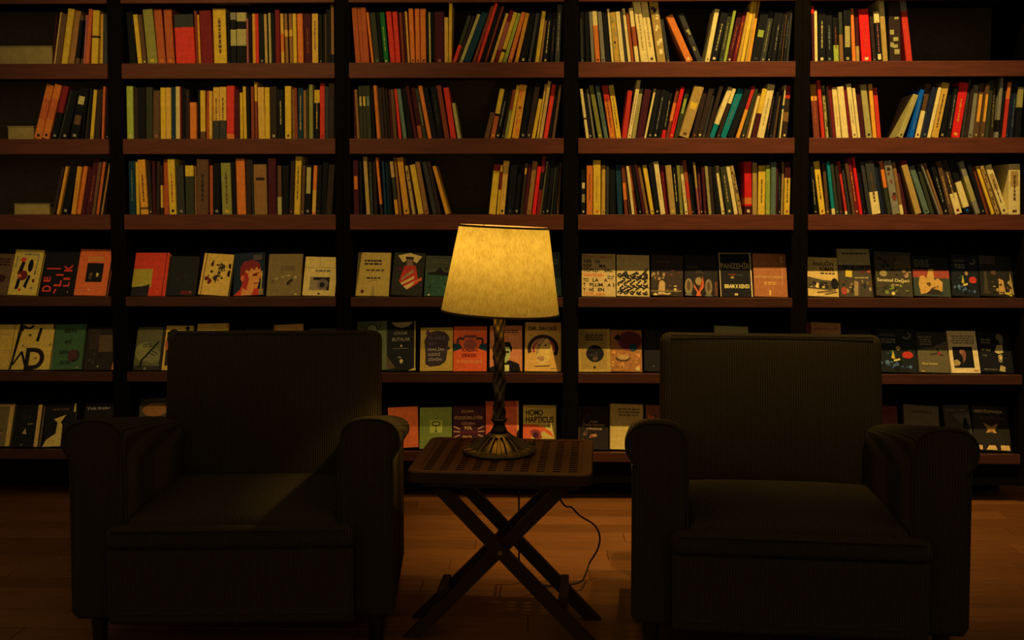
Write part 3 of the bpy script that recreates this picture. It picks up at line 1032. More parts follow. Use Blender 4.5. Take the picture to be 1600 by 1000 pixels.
class Art:
    "flat print on a cover, u and v run 0..1 from the lower left corner"
    def __init__(s, w, h, g): s.w, s.h, s.g, s.V, s.F, s.C, s.n = w, h, g, [], [], [], 0
    def poly(s, pts, rgb, faces=None):
        s.n += 1; k = len(s.V); y = -.0002 - .00004 * s.n
        s.V += [(min(1, max(0, u)) * s.w, y, min(1, max(0, v)) * s.h) for u, v in pts]
        fs = faces or [tuple(range(len(pts)))]
        for f in fs: s.F.append(tuple(i + k for i in f)); s.C.append(alb(rgb, s.g))
    def draw(s, it):
        t = it[0]
        if t == 'r': _, u0, v0, u1, v1, c = it; s.poly([(u0, v0), (u1, v0), (u1, v1), (u0, v1)], c)
        elif t == 'e':
            _, u, v, ru, rv, c = it
            s.poly([(u + ru * math.cos(a * math.pi / 10), v + rv * math.sin(a * math.pi / 10)) for a in range(20)], c)
        elif t == 'ring':
            _, u, v, ru, rv, th, a0, a1, c = it; n = 18
            P = []
            for i in range(n + 1):
                a = R(a0 + (a1 - a0) * i / n); P += [(u + ru * math.cos(a), v + rv * math.sin(a)), (u + (ru - th) * math.cos(a), v + (rv - th * .8) * math.sin(a))]
            s.poly(P, c, [(2 * i, 2 * i + 2, 2 * i + 3, 2 * i + 1) for i in range(n)])
        elif t == 'p': s.poly(it[1], it[2])
        elif t == 'l':         # stroke
            _, u0, v0, u1, v1, th, c = it; dx, dy = u1 - u0, (v1 - v0) * 1.45; n = math.hypot(dx, dy); px, py = -dy / n * th / 2, dx / n * th / 2 / 1.45
            s.poly([(u0 + px, v0 + py), (u1 + px, v1 + py), (u1 - px, v1 - py), (u0 - px, v0 - py)], c)
        elif t == 't':         # lettering filling a box
            _, u0, v0, u1, v1, txt, c = it[:7]; P, F = text_geo(txt, .028 if len(it) > 7 else .012)
            s.poly([(u0 + (u1 - u0) * a, v0 + (v1 - v0) * b) for a, b in P], c, F)
        elif t == 'tv':        # lettering turned to read upwards
            _, u0, v0, u1, v1, txt, c = it[:7]; P, F = text_geo(txt, .03)
            s.poly([(u1 - (u1 - u0) * b, v0 + (v1 - v0) * a) for a, b in P], c, F)
        elif t == 'x':         # lines of print too small to read
            _, u0, v0, u1, v1, n, c = it; r2 = random.Random(int((u0 + v0 * 7) * 1e4) + n)
            for i in range(n):
                v = v1 - (v1 - v0) * (i + .5) / n; hh = (v1 - v0) / n * .3; u = u0 + r2.uniform(0, .1) * (u1 - u0)
                while u < u1 - .03:
                    l = r2.uniform(.05, .16); s.draw(('r', u, v - hh, min(u1, u + l), v + hh, c)); u += l + .025
        elif t == 'b':         # picture broken into blots
            _, u0, v0, u1, v1, n, cols = it; r2 = random.Random(int((u0 * 3 + v0 + v1) * 1e4) + n)
            for i in range(n):
                c = cols[r2.randrange(len(cols))]
                ru, rv = r2.uniform(.025, .08), r2.uniform(.015, .06)
                u, v = r2.uniform(u0 + ru, max(u0 + ru, u1 - ru)), r2.uniform(v0 + rv, max(v0 + rv, v1 - rv))
                k = r2.uniform(.5, 1); s.poly([(u + ru * math.cos(q) * (1 if j % 2 else k), v + rv * math.sin(q)) for j, q in enumerate([.2, 1.1, 2.2, 3.3, 4.3, 5.4])], c)
CR, YE, TA, OR, RD, DR, BK, DK, BR, GR, TE, GY, OL, MA, PU = ((190, 142, 52), (175, 130, 25), (140, 100, 38), (190, 78, 24), (165, 38, 15), (85, 20, 12), (18, 15, 11),
    (40, 30, 16), (80, 50, 20), (40, 62, 28), (20, 44, 36), (95, 78, 42), (98, 92, 26), (52, 20, 13), (52, 34, 24))
# (row, foot left, foot right, top left, top height, colour, thickness, label, print)
def moon_book(v):
    return [('ring', .78, .86, .12, .09, .045, -150, 60, GY), ('t', .1, .83, .5, .88, 'HAYATINDAN', GY), ('x', .12, .66, .5, .78, 2, GY),
            ('b', .05, .02, .95, .3, 16, [(70, 80, 70), (45, 55, 55), BK]), ('b', .1, .3, .95, .55, 9, [DK, TE, GR]),
            ('p', [(.36, .32), (.46, .30), (.42, .5)], YE), ('e', .78, .40, .14, .08, RD), ('l', .42, .26, .58, .3, .06, CR), ('e', .55, .55, .06, .05, TA)]
DISP = [
 (0, -38, 11, -24, 397, BR, 14, 'brown face-out book cut by the left frame edge, upper display ledge', [('x', .2, .7, .9, .9, 3, MA), ('e', .7, .4, .15, .1, MA)]),
 (0, 11, 58, 25, 391, (180, 132, 36), 15, 'yellow face-out book with two dark figures and red rose, far left bay', [
    ('p', [(.2, .12), (.32, .14), (.36, .36), (.24, .36)], BK), ('p', [(.48, .2), (.58, .14), (.68, .42), (.6, .45)], BK), ('p', [(.2, .46), (.34, .46), (.42, .72), (.3, .74)], BK),
    ('e', .62, .65, .09, .14, BK), ('e', .4, .43, .17, .11, DR), ('e', .34, .78, .09, .05, RD), ('e', .3, .42, .06, .04, (190, 90, 40)), ('e', .8, .32, .05, .04, DR), ('e', .78, .16, .04, .03, GY),
    ('e', .38, .12, .05, .03, RD), ('x', .3, .87, .85, .93, 1, GY), ('l', .82, .55, .84, .9, .03, GY), ('l', .1, .6, .12, .85, .03, GY), ('l', .8, .45, .82, .54, .04, PU)]),
 (0, 61, 114, 73, 393, (20, 15, 11), 16, 'black face-out book with scattered red letters, far left bay', [
    ('tv', .06, .08, .32, .22, 'D', RD), ('tv', .06, .3, .26, .42, 'E', RD), ('l', .1, .6, .52, .6, .045, RD), ('l', .42, .04, .46, .14, .05, RD), ('tv', .38, .2, .6, .34, 'L', RD), ('tv', .4, .44, .62, .48, 'I', RD),
    ('tv', .66, .2, .84, .3, 'L', RD), ('tv', .64, .35, .84, .4, 'I', RD), ('tv', .62, .54, .86, .7, 'K', RD), ('e', .82, .08, .02, .02, GY)]),
 (0, 115, 165, 127, 390, OR, 22, 'orange face-out book with small dark picture, far left bay upper display ledge', [
    ('r', .28, .29, .8, .70, BK), ('b', .3, .32, .78, .52, 7, [(140, 105, 40), DK, BR]), ('r', .48, .3, .6, .62, BK), ('x', .26, .74, .76, .84, 2, (150, 95, 25)), ('e', .45, .12, .02, .015, CR)]),
 (0, 200, 256, 209, 395, (172, 42, 16), 24, 'red face-out book with yellow corner panel, second bay upper display ledge', [
    ('r', 0, .2, .56, .62, (140, 108, 22)), ('p', [(0, .0), (.5, 0), (.52, .27), (.3, .22), (0, .2)], (30, 25, 18)), ('l', .9, .0, .92, 1, .02, DR), ('e', .76, .06, .02, .02, OR)]),
 (0, 259, 306, 268, 401, (26, 24, 17), 14, 'dark greenish face-out book between red and flower covers, second bay', [('r', .5, .03, .9, .12, DR), ('e', .84, .1, .03, .02, GY), ('b', .1, .2, .9, .8, 8, [DK, (30, 32, 22)])]),
 (0, 309, 357, 320, 398, (178, 124, 34), 24, 'ochre face-out book with dark flower sprigs, second bay', [('b', .25, .3, .8, .85, 22, [DK, PU, (50, 35, 20)]), ('l', .5, .3, .62, .8, .03, DK), ('b', .1, .25, .4, .5, 6, [PU, DR]), ('b', .86, .4, .98, .85, 8, [BK]), ('l', .08, 0, .1, 1, .02, BR)]),
 (0, 364, 413, 367, 396, (16, 26, 28), 16, 'dark blue face-out book with orange portrait, second bay', [
    ('r', .62, .82, .9, .94, (70, 52, 30)), ('p', [(0, 0), (.95, 0), (.95, .12), (.7, .16), (.62, .3), (.3, .3), (.22, .14)], RD), ('p', [(.25, 0), (.6, 0), (.7, .2), (.45, .12), (.3, .22)], (190, 105, 35)),
    ('p', [(.28, .25), (.5, .12), (.78, .16), (.86, .36), (.94, .42), (.88, .6), (.8, .72), (.3, .6)], (196, 110, 30)), ('p', [(.22, .48), (.3, .56), (.44, .52), (.5, .38), (.47, .24), (.4, .12), (.3, .18), (.27, .34)], (140, 30, 16)), ('p', [(.2, .46), (.2, .66), (.32, .79), (.58, .83), (.82, .76), (.88, .64), (.82, .58), (.74, .66), (.66, .57), (.58, .64), (.5, .56), (.4, .6), (.34, .5), (.27, .44)], (105, 22, 14)), ('l', .7, .5, .84, .52, .03, DR), ('l', .84, .34, .88, .44, .03, (140, 40, 18)),
    ('e', .7, .47, .09, .03, DR), ('e', .28, .4, .06, .07, OR), ('l', .66, .27, .84, .28, .03, DR), ('l', .9, .05, .93, .55, .025, CR), ('p', [(.84, .0), (.98, 0), (.98, .14), (.84, .14)], (120, 85, 30))]),
 (0, 416, 469, 421, 397, (104, 74, 26), 18, 'brown face-out book with faint pale shapes, second bay', [('b', .2, .38, .9, .5, 5, [(140, 110, 45)]), ('b', .1, .2, .8, .42, 8, [(80, 55, 20), DK]), ('x', .35, .6, .8, .72, 2, (85, 58, 22)), ('e', .86, .04, .04, .02, CR)]),
 (0, 472, 523, 478, 402, CR, 17, 'cream face-out book with framed eye picture, second bay', [('l', 0, .72, 1, .72, .02, TA), ('l', .46, .72, .46, 1, .015, TA), ('x', .3, .6, .8, .68, 1, GY), ('r', .2, .14, .8, .48, (120, 88, 40)), ('r', .3, .4, .8, .47, BK), ('r', .72, .14, .8, .48, BK), ('e', .56, .27, .12, .1, DK), ('e', .6, .3, .17, .13, (90, 68, 40)), ('e', .58, .28, .08, .07, BK), ('e', .5, .05, .04, .025, DK)]),
 (0, 555, 607, 560, 395, (168, 122, 36), 17, 'cream face-out book with small tree drawing, middle bay', [('x', .2, .7, .75, .84, 2, PU), ('t', .3, .79, .7, .84, 'Herman', PU), ('x', .22, .56, .82, .62, 1, BR), ('x', .28, .38, .72, .44, 1, PU), ('p', [(.46, 0), (.58, 0), (.54, .24), (.5, .24)], TA), ('ring', .52, .28, .16, .09, .02, 20, 160, TA), ('e', .2, .1, .05, .04, DR)]),
 (0, 610, 660, 617, 396, (40, 32, 16), 15, 'dark face-out book with striped tie picture, middle bay', [
    ('p', [(.12, .92), (.5, .99), (.9, .92), (.74, .76), (.5, .85), (.3, .76)], CR), ('p', [(.36, .9), (.64, .9), (.6, .78), (.42, .78)], DK), ('p', [(.42, .84), (.58, .84), (.66, .64), (.42, .68)], (120, 75, 40)),
    ('p', [(.36, .68), (.72, .7), (.86, .3), (.52, .13), (.22, .32)], RD), ('p', [(.3, .4), (.66, .62), (.66, .54), (.3, .34)], TA), ('p', [(.28, .28), (.7, .46), (.7, .39), (.32, .24)], CR), ('p', [(.38, .2), (.72, .34), (.7, .26), (.5, .14)], CR), ('p', [(.7, .34), (.95, .44), (.95, .36), (.72, .3)], OR), ('p', [(.05, .6), (.3, .66), (.3, .58)], DR)]),
 (0, 662, 708, 664, 400, (62, 56, 26), 20, 'green face-out book with dark hill, left of the lampshade, middle bay', [('r', 0, 0, 1, .58, (40, 60, 30)), ('p', [(.1, .58), (.35, .6), (.52, .72), (.66, .6), (1, .58), (1, .5), (.1, .52)], BK), ('b', .1, .05, .95, .5, 12, [(50, 72, 36), (30, 44, 26)]), ('x', .2, .8, .8, .92, 2, (80, 68, 30)), ('e', .16, .03, .04, .02, CR), ('e', .75, .67, .06, .04, PU)]),
 (0, 834, 878, 832, 395, (52, 50, 28), 16, 'grey-green face-out book half hidden right of the lampshade', [('r', 0, 0, 1, .4, (68, 74, 40)), ('x', .2, .7, .9, .85, 2, GY)]),
 (0, 909, 962, 909, 397, (184, 134, 54), 16, 'cream face-out book covered in widely spaced black and orange letters', [
    ('t', .04, .89, .92, .96, 'TOPLUMDA', (170, 85, 25), 1), ('t', .04, .78, .3, .86, 'YER', DK, 1), ('t', .4, .78, .54, .86, 'DE', DK, 1), ('t', .04, .67, .3, .75, 'TOP', DK, 1), ('t', .52, .67, .72, .75, 'MA', DK, 1), ('t', .04, .57, .48, .65, 'TOPLU', DK, 1), ('t', .66, .57, .92, .65, 'SAL', DK, 1),
    ('t', .04, .465, .66, .545, 'YENİDEN', OR, 1), ('x', .76, .4, .96, .5, 2, GY), ('t', .04, .34, .2, .42, 'TO', DK, 1), ('t', .32, .34, .5, .42, 'LA', DK, 1), ('t', .66, .34, .76, .42, 'A', DK, 1), ('t', .04, .23, .12, .31, 'T', DK, 1), ('t', .24, .23, .62, .31, 'PLUM', DK, 1), ('t', .76, .23, .86, .31, 'A', DK, 1), ('t', .93, .23, .96, .31, 'I', DK, 1),
    ('t', .04, .12, .12, .2, 'Y', DK, 1), ('t', .22, .12, .36, .21, 'Nİ', DK, 1), ('t', .48, .12, .66, .2, 'EN', DK, 1), ('t', .04, .015, .7, .095, 'TOPLAMA', (190, 105, 30), 1)]),
 (0, 963.5, 1015, 963.5, 399, (186, 138, 56), 15, 'cream face-out book with tangled black creature pattern', 
    [('ring', .12 + .19 * (i % 5) + .05 * ((i // 5) % 2), .08 + .105 * (i // 5), .1, .055, .045, 40 * i % 360, 40 * i % 360 + 200, BK) for i in range(25)] +
    [('l', .1 + .18 * (i % 5), .05 + .13 * (i // 5), .2 + .18 * (i % 5), .12 + .13 * (i // 5), .05, DK) for i in range(20)] + [('p', [(.05, .46), (.3, .62), (.36, .5)], DK), ('p', [(.4, .5), (.62, .6), (.7, .54)], DK), ('p', [(.75, .52), (.95, .7), (.9, .5)], DK), ('l', .97, 0, .97, .56, .03, CR)]),
 (0, 1017, 1067, 1018, 400, (50, 32, 16), 15, 'brown face-out book with pale old photograph', [('p', [(.22, .02), (.44, .04), (.44, .32), (.36, .38), (.26, .34)], (175, 120, 48)), ('b', 0, .35, .5, .6, 12, [(170, 115, 55), TA, BR]), ('b', .35, .4, .95, .7, 9, [(95, 45, 22), (70, 36, 18)]), ('b', .4, .02, 1, .3, 10, [(120, 75, 30), CR, BR]), ('l', .0, .1, .95, .13, .03, TA), ('e', .14, .02, .06, .04, CR), ('x', .1, .8, .6, .86, 1, BR)]),
 (0, 1070, 1122, 1070, 400, (28, 20, 13), 15, 'black face-out book with three oval figures and orange necklace', [('e', .12, .22, .12, .2, (125, 92, 40)), ('e', .72, .22, .11, .2, (115, 84, 38)), ('e', .12, .24, .06, .12, BR), ('e', .72, .24, .05, .12, BR), ('e', .42, .36, .1, .1, TA), ('p', [(.28, .28), (.42, .1), (.58, .28), (.54, .5), (.57, .22), (.42, .03), (.27, .22), (.3, .5)], OR), ('p', [(.34, 0), (.5, 0), (.46, .1), (.38, .1)], OR), ('p', [(.0, .0), (.24, 0), (.18, .06), (.06, .06)], GY), ('p', [(.6, 0), (.85, 0), (.78, .06), (.66, .06)], GY), ('r', .9, .02, .99, .36, (85, 42, 18)), ('b', .3, .5, .6, .66, 6, [(50, 34, 18)]), ('x', .05, .66, .4, .72, 1, BR)]),
 (0, 1126, 1179, 1122.5, 395, (20, 16, 11), 17, 'black face-out book titled PANZEHİR inside a tan border', [('r', 0, .97, 1, 1, (120, 88, 42)), ('r', 0, 0, .035, 1, (150, 112, 55)), ('r', .955, 0, 1, 1, (180, 135, 62)), ('t', .045, .63, .95, .80, 'PANZEHİR', (140, 104, 44), 1), ('t', .14, .19, .9, .28, 'IBRAM X KENDI', (205, 160, 60), 1), ('l', .28, .50, .5, .5, .02, RD), ('l', .52, .49, .72, .49, .02, GR), ('t', .34, .41, .44, .46, 'AN', CR, 1), ('r', .44, .03, .54, .075, CR)]),
 (0, 1181, 1233, 1178, 397, (150, 78, 27), 26, 'orange-brown face-out book with small line of capitals, fourth bay', [('t', .02, .44, .86, .48, 'KÜLTÜRÜN EVRİMİ', CR), ('x', .3, .27, .66, .35, 2, (190, 125, 40)), ('r', .45, .03, .5, .15, (200, 140, 40)), ('l', .86, .25, .87, .95, .025, (170, 100, 45)), ('b', .8, .7, .9, .96, 6, [(190, 120, 50)])]),
 (0, 1263, 1312, 1260, 403, (178, 128, 46), 15, 'cream face-out book with crowd photograph and dark red title', [('t', .18, .78, .88, .92, 'ANALIĞIN', MA, 1), ('t', .42, .64, .88, .76, 'ROMANI', MA, 1), ('x', .42, .56, .9, .62, 1, PU), ('p', [(0, .5), (.5, .42), (.95, .4), (1, .22), (.7, .16), (0, .2)], (70, 52, 22)), ('b', .02, .18, .98, .4, 20, [BK, DK, CR, DK]), ('e', .88, .33, .12, .14, BK), ('l', .3, .1, .9, .16, .04, BR), ('l', .55, .06, .95, .12, .03, DK)]),
 (0, 1313, 1366, 1305.5, 389, (132, 102, 42), 16, 'tall tan face-out book with dark collage picture', [('r', 0, 0, 1, .66, (62, 46, 22)), ('b', 0, .55, 1, .68, 10, [DK, BK, BR]), ('p', [(.2, .42), (.4, .4), (.42, .54), (.22, .56)], YE), ('b', .6, .48, 1, .6, 5, [(120, 55, 22), DR]), ('t', .48, .38, .9, .42, 'HAYATIN SESİ', CR), ('b', .05, .05, 1, .36, 22, [BR, TA, DK, BR]), ('e', .12, .12, .09, .08, (140, 48, 22)), ('p', [(.42, .02), (.54, .02), (.58, .3), (.46, .34)], (130, 92, 38)), ('x', .08, .88, .9, .92, 1, DK)]),
 (0, 1370, 1427, 1366, 395, (58, 44, 20), 15, 'dark landscape face-out book with pale lettered title', [('b', 0, .45, .8, .95, 14, [BK, DK, (34, 28, 16)]), ('p', [(.5, .6), (.98, .66), (.96, .95), (.6, .9)], (74, 52, 22)), ('b', .7, .4, 1, .62, 6, [(140, 90, 42), BR]), ('e', .22, .5, .1, .07, (125, 95, 36)), ('t', .04, .30, .92, .40, 'Sanatsal Değeri', (190, 150, 60)), ('b', 0, .02, 1, .26, 14, [DK, (50, 46, 20), OL]), ('e', .46, .06, .05, .04, CR), ('x', .4, .22, .7, .28, 1, TA)]),
 (0, 1429, 1486, 1424.5, 402, (24, 19, 13), 15, 'black face-out book with yellow figures over red band', [('x', .04, .72, .46, .92, 4, (75, 62, 30)), ('r', 0, .46, 1, .66, (130, 48, 22)), ('r', 0, 0, 1, .46, (52, 50, 26)), ('p', [(.18, .05), (.78, .14), (.8, .36), (.68, .46), (.58, .4), (.56, .68), (.44, .68), (.36, .44), (.28, .52), (.18, .48), (.14, .3)], (170, 112, 34)), ('b', .2, .1, .75, .4, 8, [(150, 92, 26), BR]), ('p', [(.3, .05), (.8, .05), (.7, .16), (.5, .18)], DK)]),
 (0, 1490, 1542, 1486.5, 400, (24, 22, 16), 15, 'dark face-out book with ring moon, far right bay upper display ledge', moon_book(0)),
 (0, 1545, 1597, 1540, 401, (34, 26, 15), 15, 'dark face-out book with pale crowd figures at the right frame edge', [('r', .02, .78, .5, .98, (60, 44, 22)), ('p', [(.55, .05), (.75, .08), (.7, .4), (.56, .44)], (165, 108, 36)), ('p', [(.86, .1), (1, .06), (.92, .6)], TA), ('b', .2, .02, 1, .4, 18, [BR, TA, DK]), ('e', .42, .58, .08, .06, BR), ('p', [(.1, .05), (.24, .05), (.2, .6), (.14, .6)], (60, 44, 20)), ('b', .7, .0, .95, .12, 5, [YE])]),
 # middle display ledge
 (1, -36, 13, -24, 507, (172, 120, 32), 15, 'plain ochre face-out book cut by the left frame edge, middle display ledge', [('x', .1, .74, .9, .8, 1, TA), ('l', .0, .42, 1, .42, .02, TA)]),
 (1, 14, 78, 25, 507, (184, 132, 36), 15, 'yellow face-out book with large black letter D, far left bay', [
    ('l', .0, .0, .16, 1, .09, BK), ('t', .36, .0, .84, .48, 'D', (28, 20, 12), 1), ('l', .6, .62, .66, .92, .075, BK), ('l', .06, .1, .26, .4, .05, BK), ('l', .25, .4, .38, .1, .06, BK), ('ring', .34, .98, .14, .09, .06, 180, 360, BK), ('t', .25, .5, .33, .57, 'L.', DK), ('t', .9, .5, .98, .57, 'Y', DK), ('l', .98, .9, .98, 1, .04, DK), ('e', .4, .76, .04, .03, BR), ('e', .62, .25, .04, .015, BR), ('l', .1, .78, .24, .94, .07, DK)]),
 (1, 79, 128, 88, 507, (50, 66, 27), 14, 'green face-out book with black words and dark red disc', [('t', .3, .81, .7, .89, 'BEN', BK, 1), ('t', .36, .58, .58, .66, 'Bİ', BK, 1), ('t', .22, .34, .54, .42, 'SEN', BK, 1), ('t', .26, .11, .62, .19, 'ZOR', BK, 1), ('e', .7, .3, .2, .14, (62, 30, 18)), ('ring', .7, .3, .2, .14, .07, 250, 420, DK), ('e', .86, .04, .05, .02, GY)]),
 (1, 130, 180, 138, 512, (38, 25, 14), 18, 'dark brown face-out book with tan panel and orange edge', [('r', .4, .42, .96, .82, (72, 46, 18)), ('x', .1, .5, .4, .95, 8, (56, 36, 18)), ('b', .1, .05, .8, .4, 10, [(30, 22, 13), (60, 42, 22)]), ('p', [(.88, 0), (1, 0), (1, .42), (.94, .4)], (150, 78, 22)), ('e', .44, .08, .03, .03, GY)]),
 (1, 203, 250, 212, 511, (82, 68, 27), 15, 'olive face-out book with bare black branch, second bay', [('r', 0, 0, 1, .1, (48, 38, 20)), ('e', .3, .42, .3, .22, (112, 92, 34)), ('e', .66, .32, .28, .16, (100, 84, 34)), ('l', .22, .05, .28, .25, .07, BK), ('l', .27, .22, .8, .66, .06, BK), ('l', .55, .46, .8, .38, .03, BK), ('l', .5, .4, .72, .33, .025, BK), ('x', .24, .52, .56, .62, 2, (60, 52, 24)), ('e', .42, .03, .05, .03, GY), ('r', .9, 0, 1, 1, DK)]),
 (1, 251, 298, 259, 509, (176, 124, 32), 15, 'cream bordered collage face-out book behind the left armchair back', [('p', [(.08, .1), (.95, .12), (.95, .9), (.06, .86)], DK), ('p', [(.05, .45), (.9, .42), (.9, .64), (.02, .66)], (150, 62, 26)), ('r', .0, .0, 1, .1, (170, 118, 30)), ('e', .3, .82, .2, .1, BK), ('r', .3, .2, .6, .26, CR), ('e', .8, .94, .08, .05, BK)]),
 (1, 303, 352, 309, 506, (176, 122, 32), 15, 'cream face-out book top above left chair back, left end', [('r', .94, .9, 1, .97, OR), ('x', .1, .6, .8, .8, 3, TA)]),
 (1, 380, 424, 384, 513, (24, 20, 14), 14, 'black face-out book top with pale capitals above left chair back', [('t', .1, .87, .62, .94, 'HÜSEYİN', GY, 1), ('x', .1, .72, .8, .8, 1, GY)]),
 (1, 426, 472, 428, 508, (166, 104, 34), 17, 'orange-cream face-out book top above left chair back, centre', [('r', .05, .8, .85, .9, (150, 92, 26)), ('l', .02, 0, .04, 1, .03, BR)]),
 (1, 483, 530, 485, 514, (62, 54, 26), 13, 'dim olive face-out book edge above left chair back', [('x', .1, .7, .8, .9, 2, DK)]),
 (1, 552, 602, 553, 503, (88, 82, 34), 15, 'olive face-out book with line drawing, right of left chair back', [('e', .5, .84, .14, .1, (130, 110, 50)), ('ring', .5, .82, .2, .14, .03, 0, 180, DK), ('l', .2, .95, .3, .8, .025, DK), ('l', .8, .95, .72, .8, .025, DK), ('l', .1, .9, .2, .84, .02, DK)]),
 (1, 603, 653, 605, 503, (24, 22, 15), 18, 'black face-out book with pale moon arc and planets, middle bay', [('p', [(.14, .985), (.9, .985), (.74, .9), (.5, .87), (.3, .9)], (155, 115, 50)), ('t', .24, .72, .72, .79, 'ÇOCUK', (130, 102, 55)), ('t', .18, .6, .8, .67, 'BUTALAR', (130, 102, 55)), ('l', .2, .45, .74, .45, .018, GY), ('e', .5, .5, .035, .025, CR), ('e', .5, .19, .06, .042, (180, 132, 50)), ('e', .44, .27, .07, .022, GY), ('p', [(0, .03), (.3, .06), (.2, .14), (0, .3)], (84, 56, 24)), ('p', [(.75, 0), (1, 0), (1, .06)], CR), ('l', .97, .04, .975, 1, .04, (160, 118, 42))]),
 (1, 656, 707, 657.5, 512, (162, 114, 30), 16, 'tan face-out book with furry dark blot and thin capitals', [
    ('p', [(.16, .16), (.3, .1), (.62, .12), (.8, .24), (.84, .5), (.88, .8), (.74, .9), (.5, .93), (.24, .88), (.12, .7), (.16, .4)], PU), ('b', .08, .08, .92, .95, 26, [PU, (64, 40, 38)]), ('t', .24, .46, .72, .54, 'HALİN', (140, 108, 66)), ('t', .24, .345, .62, .425, 'GERİ', (140, 108, 66)), ('t', .24, .23, .66, .31, 'ZİHİN', (140, 108, 66)), ('t', .24, .72, .76, .8, 'İLERİ', (86, 60, 50)), ('t', .24, .59, .5, .67, 'GİT', (86, 60, 50))]),
 (1, 708, 760, 709.5, 510, (188, 66, 18), 17, 'orange face-out book titled İLİŞKİLERİ left of lamp stem', [('p', [(0, .44), (.26, .5), (.2, .6), (0, .62)], TE), ('p', [(1, .44), (.76, .5), (.8, .6), (1, .62)], TE), ('ring', .22, .66, .14, .1, .07, 30, 230, (58, 30, 24)), ('ring', .78, .66, .14, .1, .07, -50, 150, (58, 30, 24)), ('e', .5, .58, .2, .14, (130, 55, 26)), ('r', .3, .74, .7, .8, (90, 40, 24)), ('t', .26, .43, .72, .51, 'KADIN', (92, 20, 14), 1), ('t', .26, .31, .72, .39, 'ERKEK', (92, 20, 14), 1), ('t', .1, .17, .86, .26, 'İLİŞKİLERİ', (215, 120, 40), 1), ('x', .2, .88, .82, .92, 1, (160, 78, 36))]),
 (1, 765, 816, 765.5, 509, (176, 92, 36), 15, 'orange face-out book with portrait in black suit behind lamp stem', [('p', [(.0, 0), (.95, 0), (.9, .16), (.62, .24), (.4, .2), (0, .08)], BK), ('p', [(.38, .2), (.4, .52), (.5, .6), (.64, .5), (.62, .3), (.5, .18)], (150, 135, 50)), ('p', [(.34, .5), (.4, .64), (.62, .64), (.7, .5), (.66, .4), (.6, .52), (.44, .54)], BK), ('p', [(.4, 0), (.6, 0), (.6, .16), (.4, .16)], (185, 150, 60)), ('p', [(.4, .18), (.62, .14), (.62, .22), (.4, .14)], BK), ('e', .55, .42, .05, .03, DK), ('x', .4, .83, .88, .92, 2, (80, 40, 24))]),
 (1, 820, 877, 821, 504, (184, 120, 36), 16, 'orange-tan face-out book titled DR. SACKS right of lamp stem', [
    ('ring', .5, .46, .43, .29, .1, 60, 200, (50, 28, 22)), ('ring', .5, .46, .43, .29, .1, -30, 70, (34, 24, 20)), ('ring', .52, .46, .32, .2, .07, 100, 205, (140, 52, 34)), ('ring', .5, .46, .33, .22, .06, -10, 50, (150, 50, 34)),
    ('p', [(.3, .24), (.4, .14), (.6, .13), (.7, .28), (.72, .52), (.62, .68), (.46, .58), (.34, .42)], (196, 140, 48)), ('p', [(.3, .3), (.34, .6), (.5, .68), (.58, .66), (.42, .5), (.36, .36)], (150, 100, 40)), ('e', .57, .53, .03, .02, DK), ('e', .4, .53, .03, .02, BR), ('b', .3, .2, .56, .32, 10, [(150, 96, 36)]), ('t', .1, .835, .87, .91, 'DR. SACKS', (34, 22, 16), 1), ('l', .28, .1, .7, .115, .02, PU), ('x', .7, .05, .9, .08, 1, TA)]),
 (1, 901, 952, 900, 514, (166, 116, 32), 17, 'cream face-out book with dark round picture, fourth bay', [('r', .08, .06, .9, .95, (148, 102, 30)), ('e', .52, .42, .28, .2, BK), ('b', .28, .28, .7, .55, 9, [DK, (40, 34, 24)]), ('e', .52, .3, .08, .05, BR), ('x', .2, .72, .78, .88, 3, PU), ('e', .5, .1, .04, .03, DK)]),
 (1, 954, 1005, 953.5, 516, (150, 84, 26), 15, 'orange textured face-out book with red oval, fourth bay', [('b', 0, 0, 1, .55, 34, [(175, 100, 30), (140, 78, 26), (190, 112, 34)]), ('e', .62, .74, .4, .24, (84, 28, 18)), ('ring', .62, .74, .4, .24, .03, 0, 360, (130, 50, 30)), ('t', .34, .62, .78, .74, 'nce', DR, 1), ('e', .72, .58, .13, .09, TE), ('p', [(.1, .8), (.24, .9), (.34, .8), (.22, .74)], BK), ('e', .4, .34, .18, .06, (170, 112, 42)), ('ring', .4, .34, .24, .1, .05, 180, 360, BR), ('r', .8, .02, .92, .1, CR)]),
 (1, 1007, 1054, 1006.5, 515, (24, 18, 13), 14, 'black face-out book beside the right armchair back, fourth bay', [('t', .08, .84, .34, .92, 'REF', (60, 22, 18)), ('e', .3, .12, .02, .02, GY)]),
 (1, 1118, 1171, 1116.5, 510.5, (150, 122, 50), 14, 'pale cream face-out book edge above right armchair back', [('x', .1, .6, .9, .8, 2, TA)]),
 (1, 1263, 1317, 1260, 505, (150, 92, 36), 20, 'orange face-out book top with red edge above right armchair back', [('r', 0, 0, .06, 1, (105, 34, 20)), ('r', .06, 0, .13, 1, DR), ('t', .24, .84, .92, .9, 'geceleyin', (120, 50, 24))]),
 (1, 1330, 1366, 1324, 515, (26, 20, 14), 14, 'black face-out book just right of right armchair back', [('r', .9, .12, .98, .32, (120, 75, 45))]),
 (1, 1372, 1434, 1367, 515, (26, 24, 16), 15, 'dark face-out book with ring moon, far right bay middle display ledge', moon_book(1)),
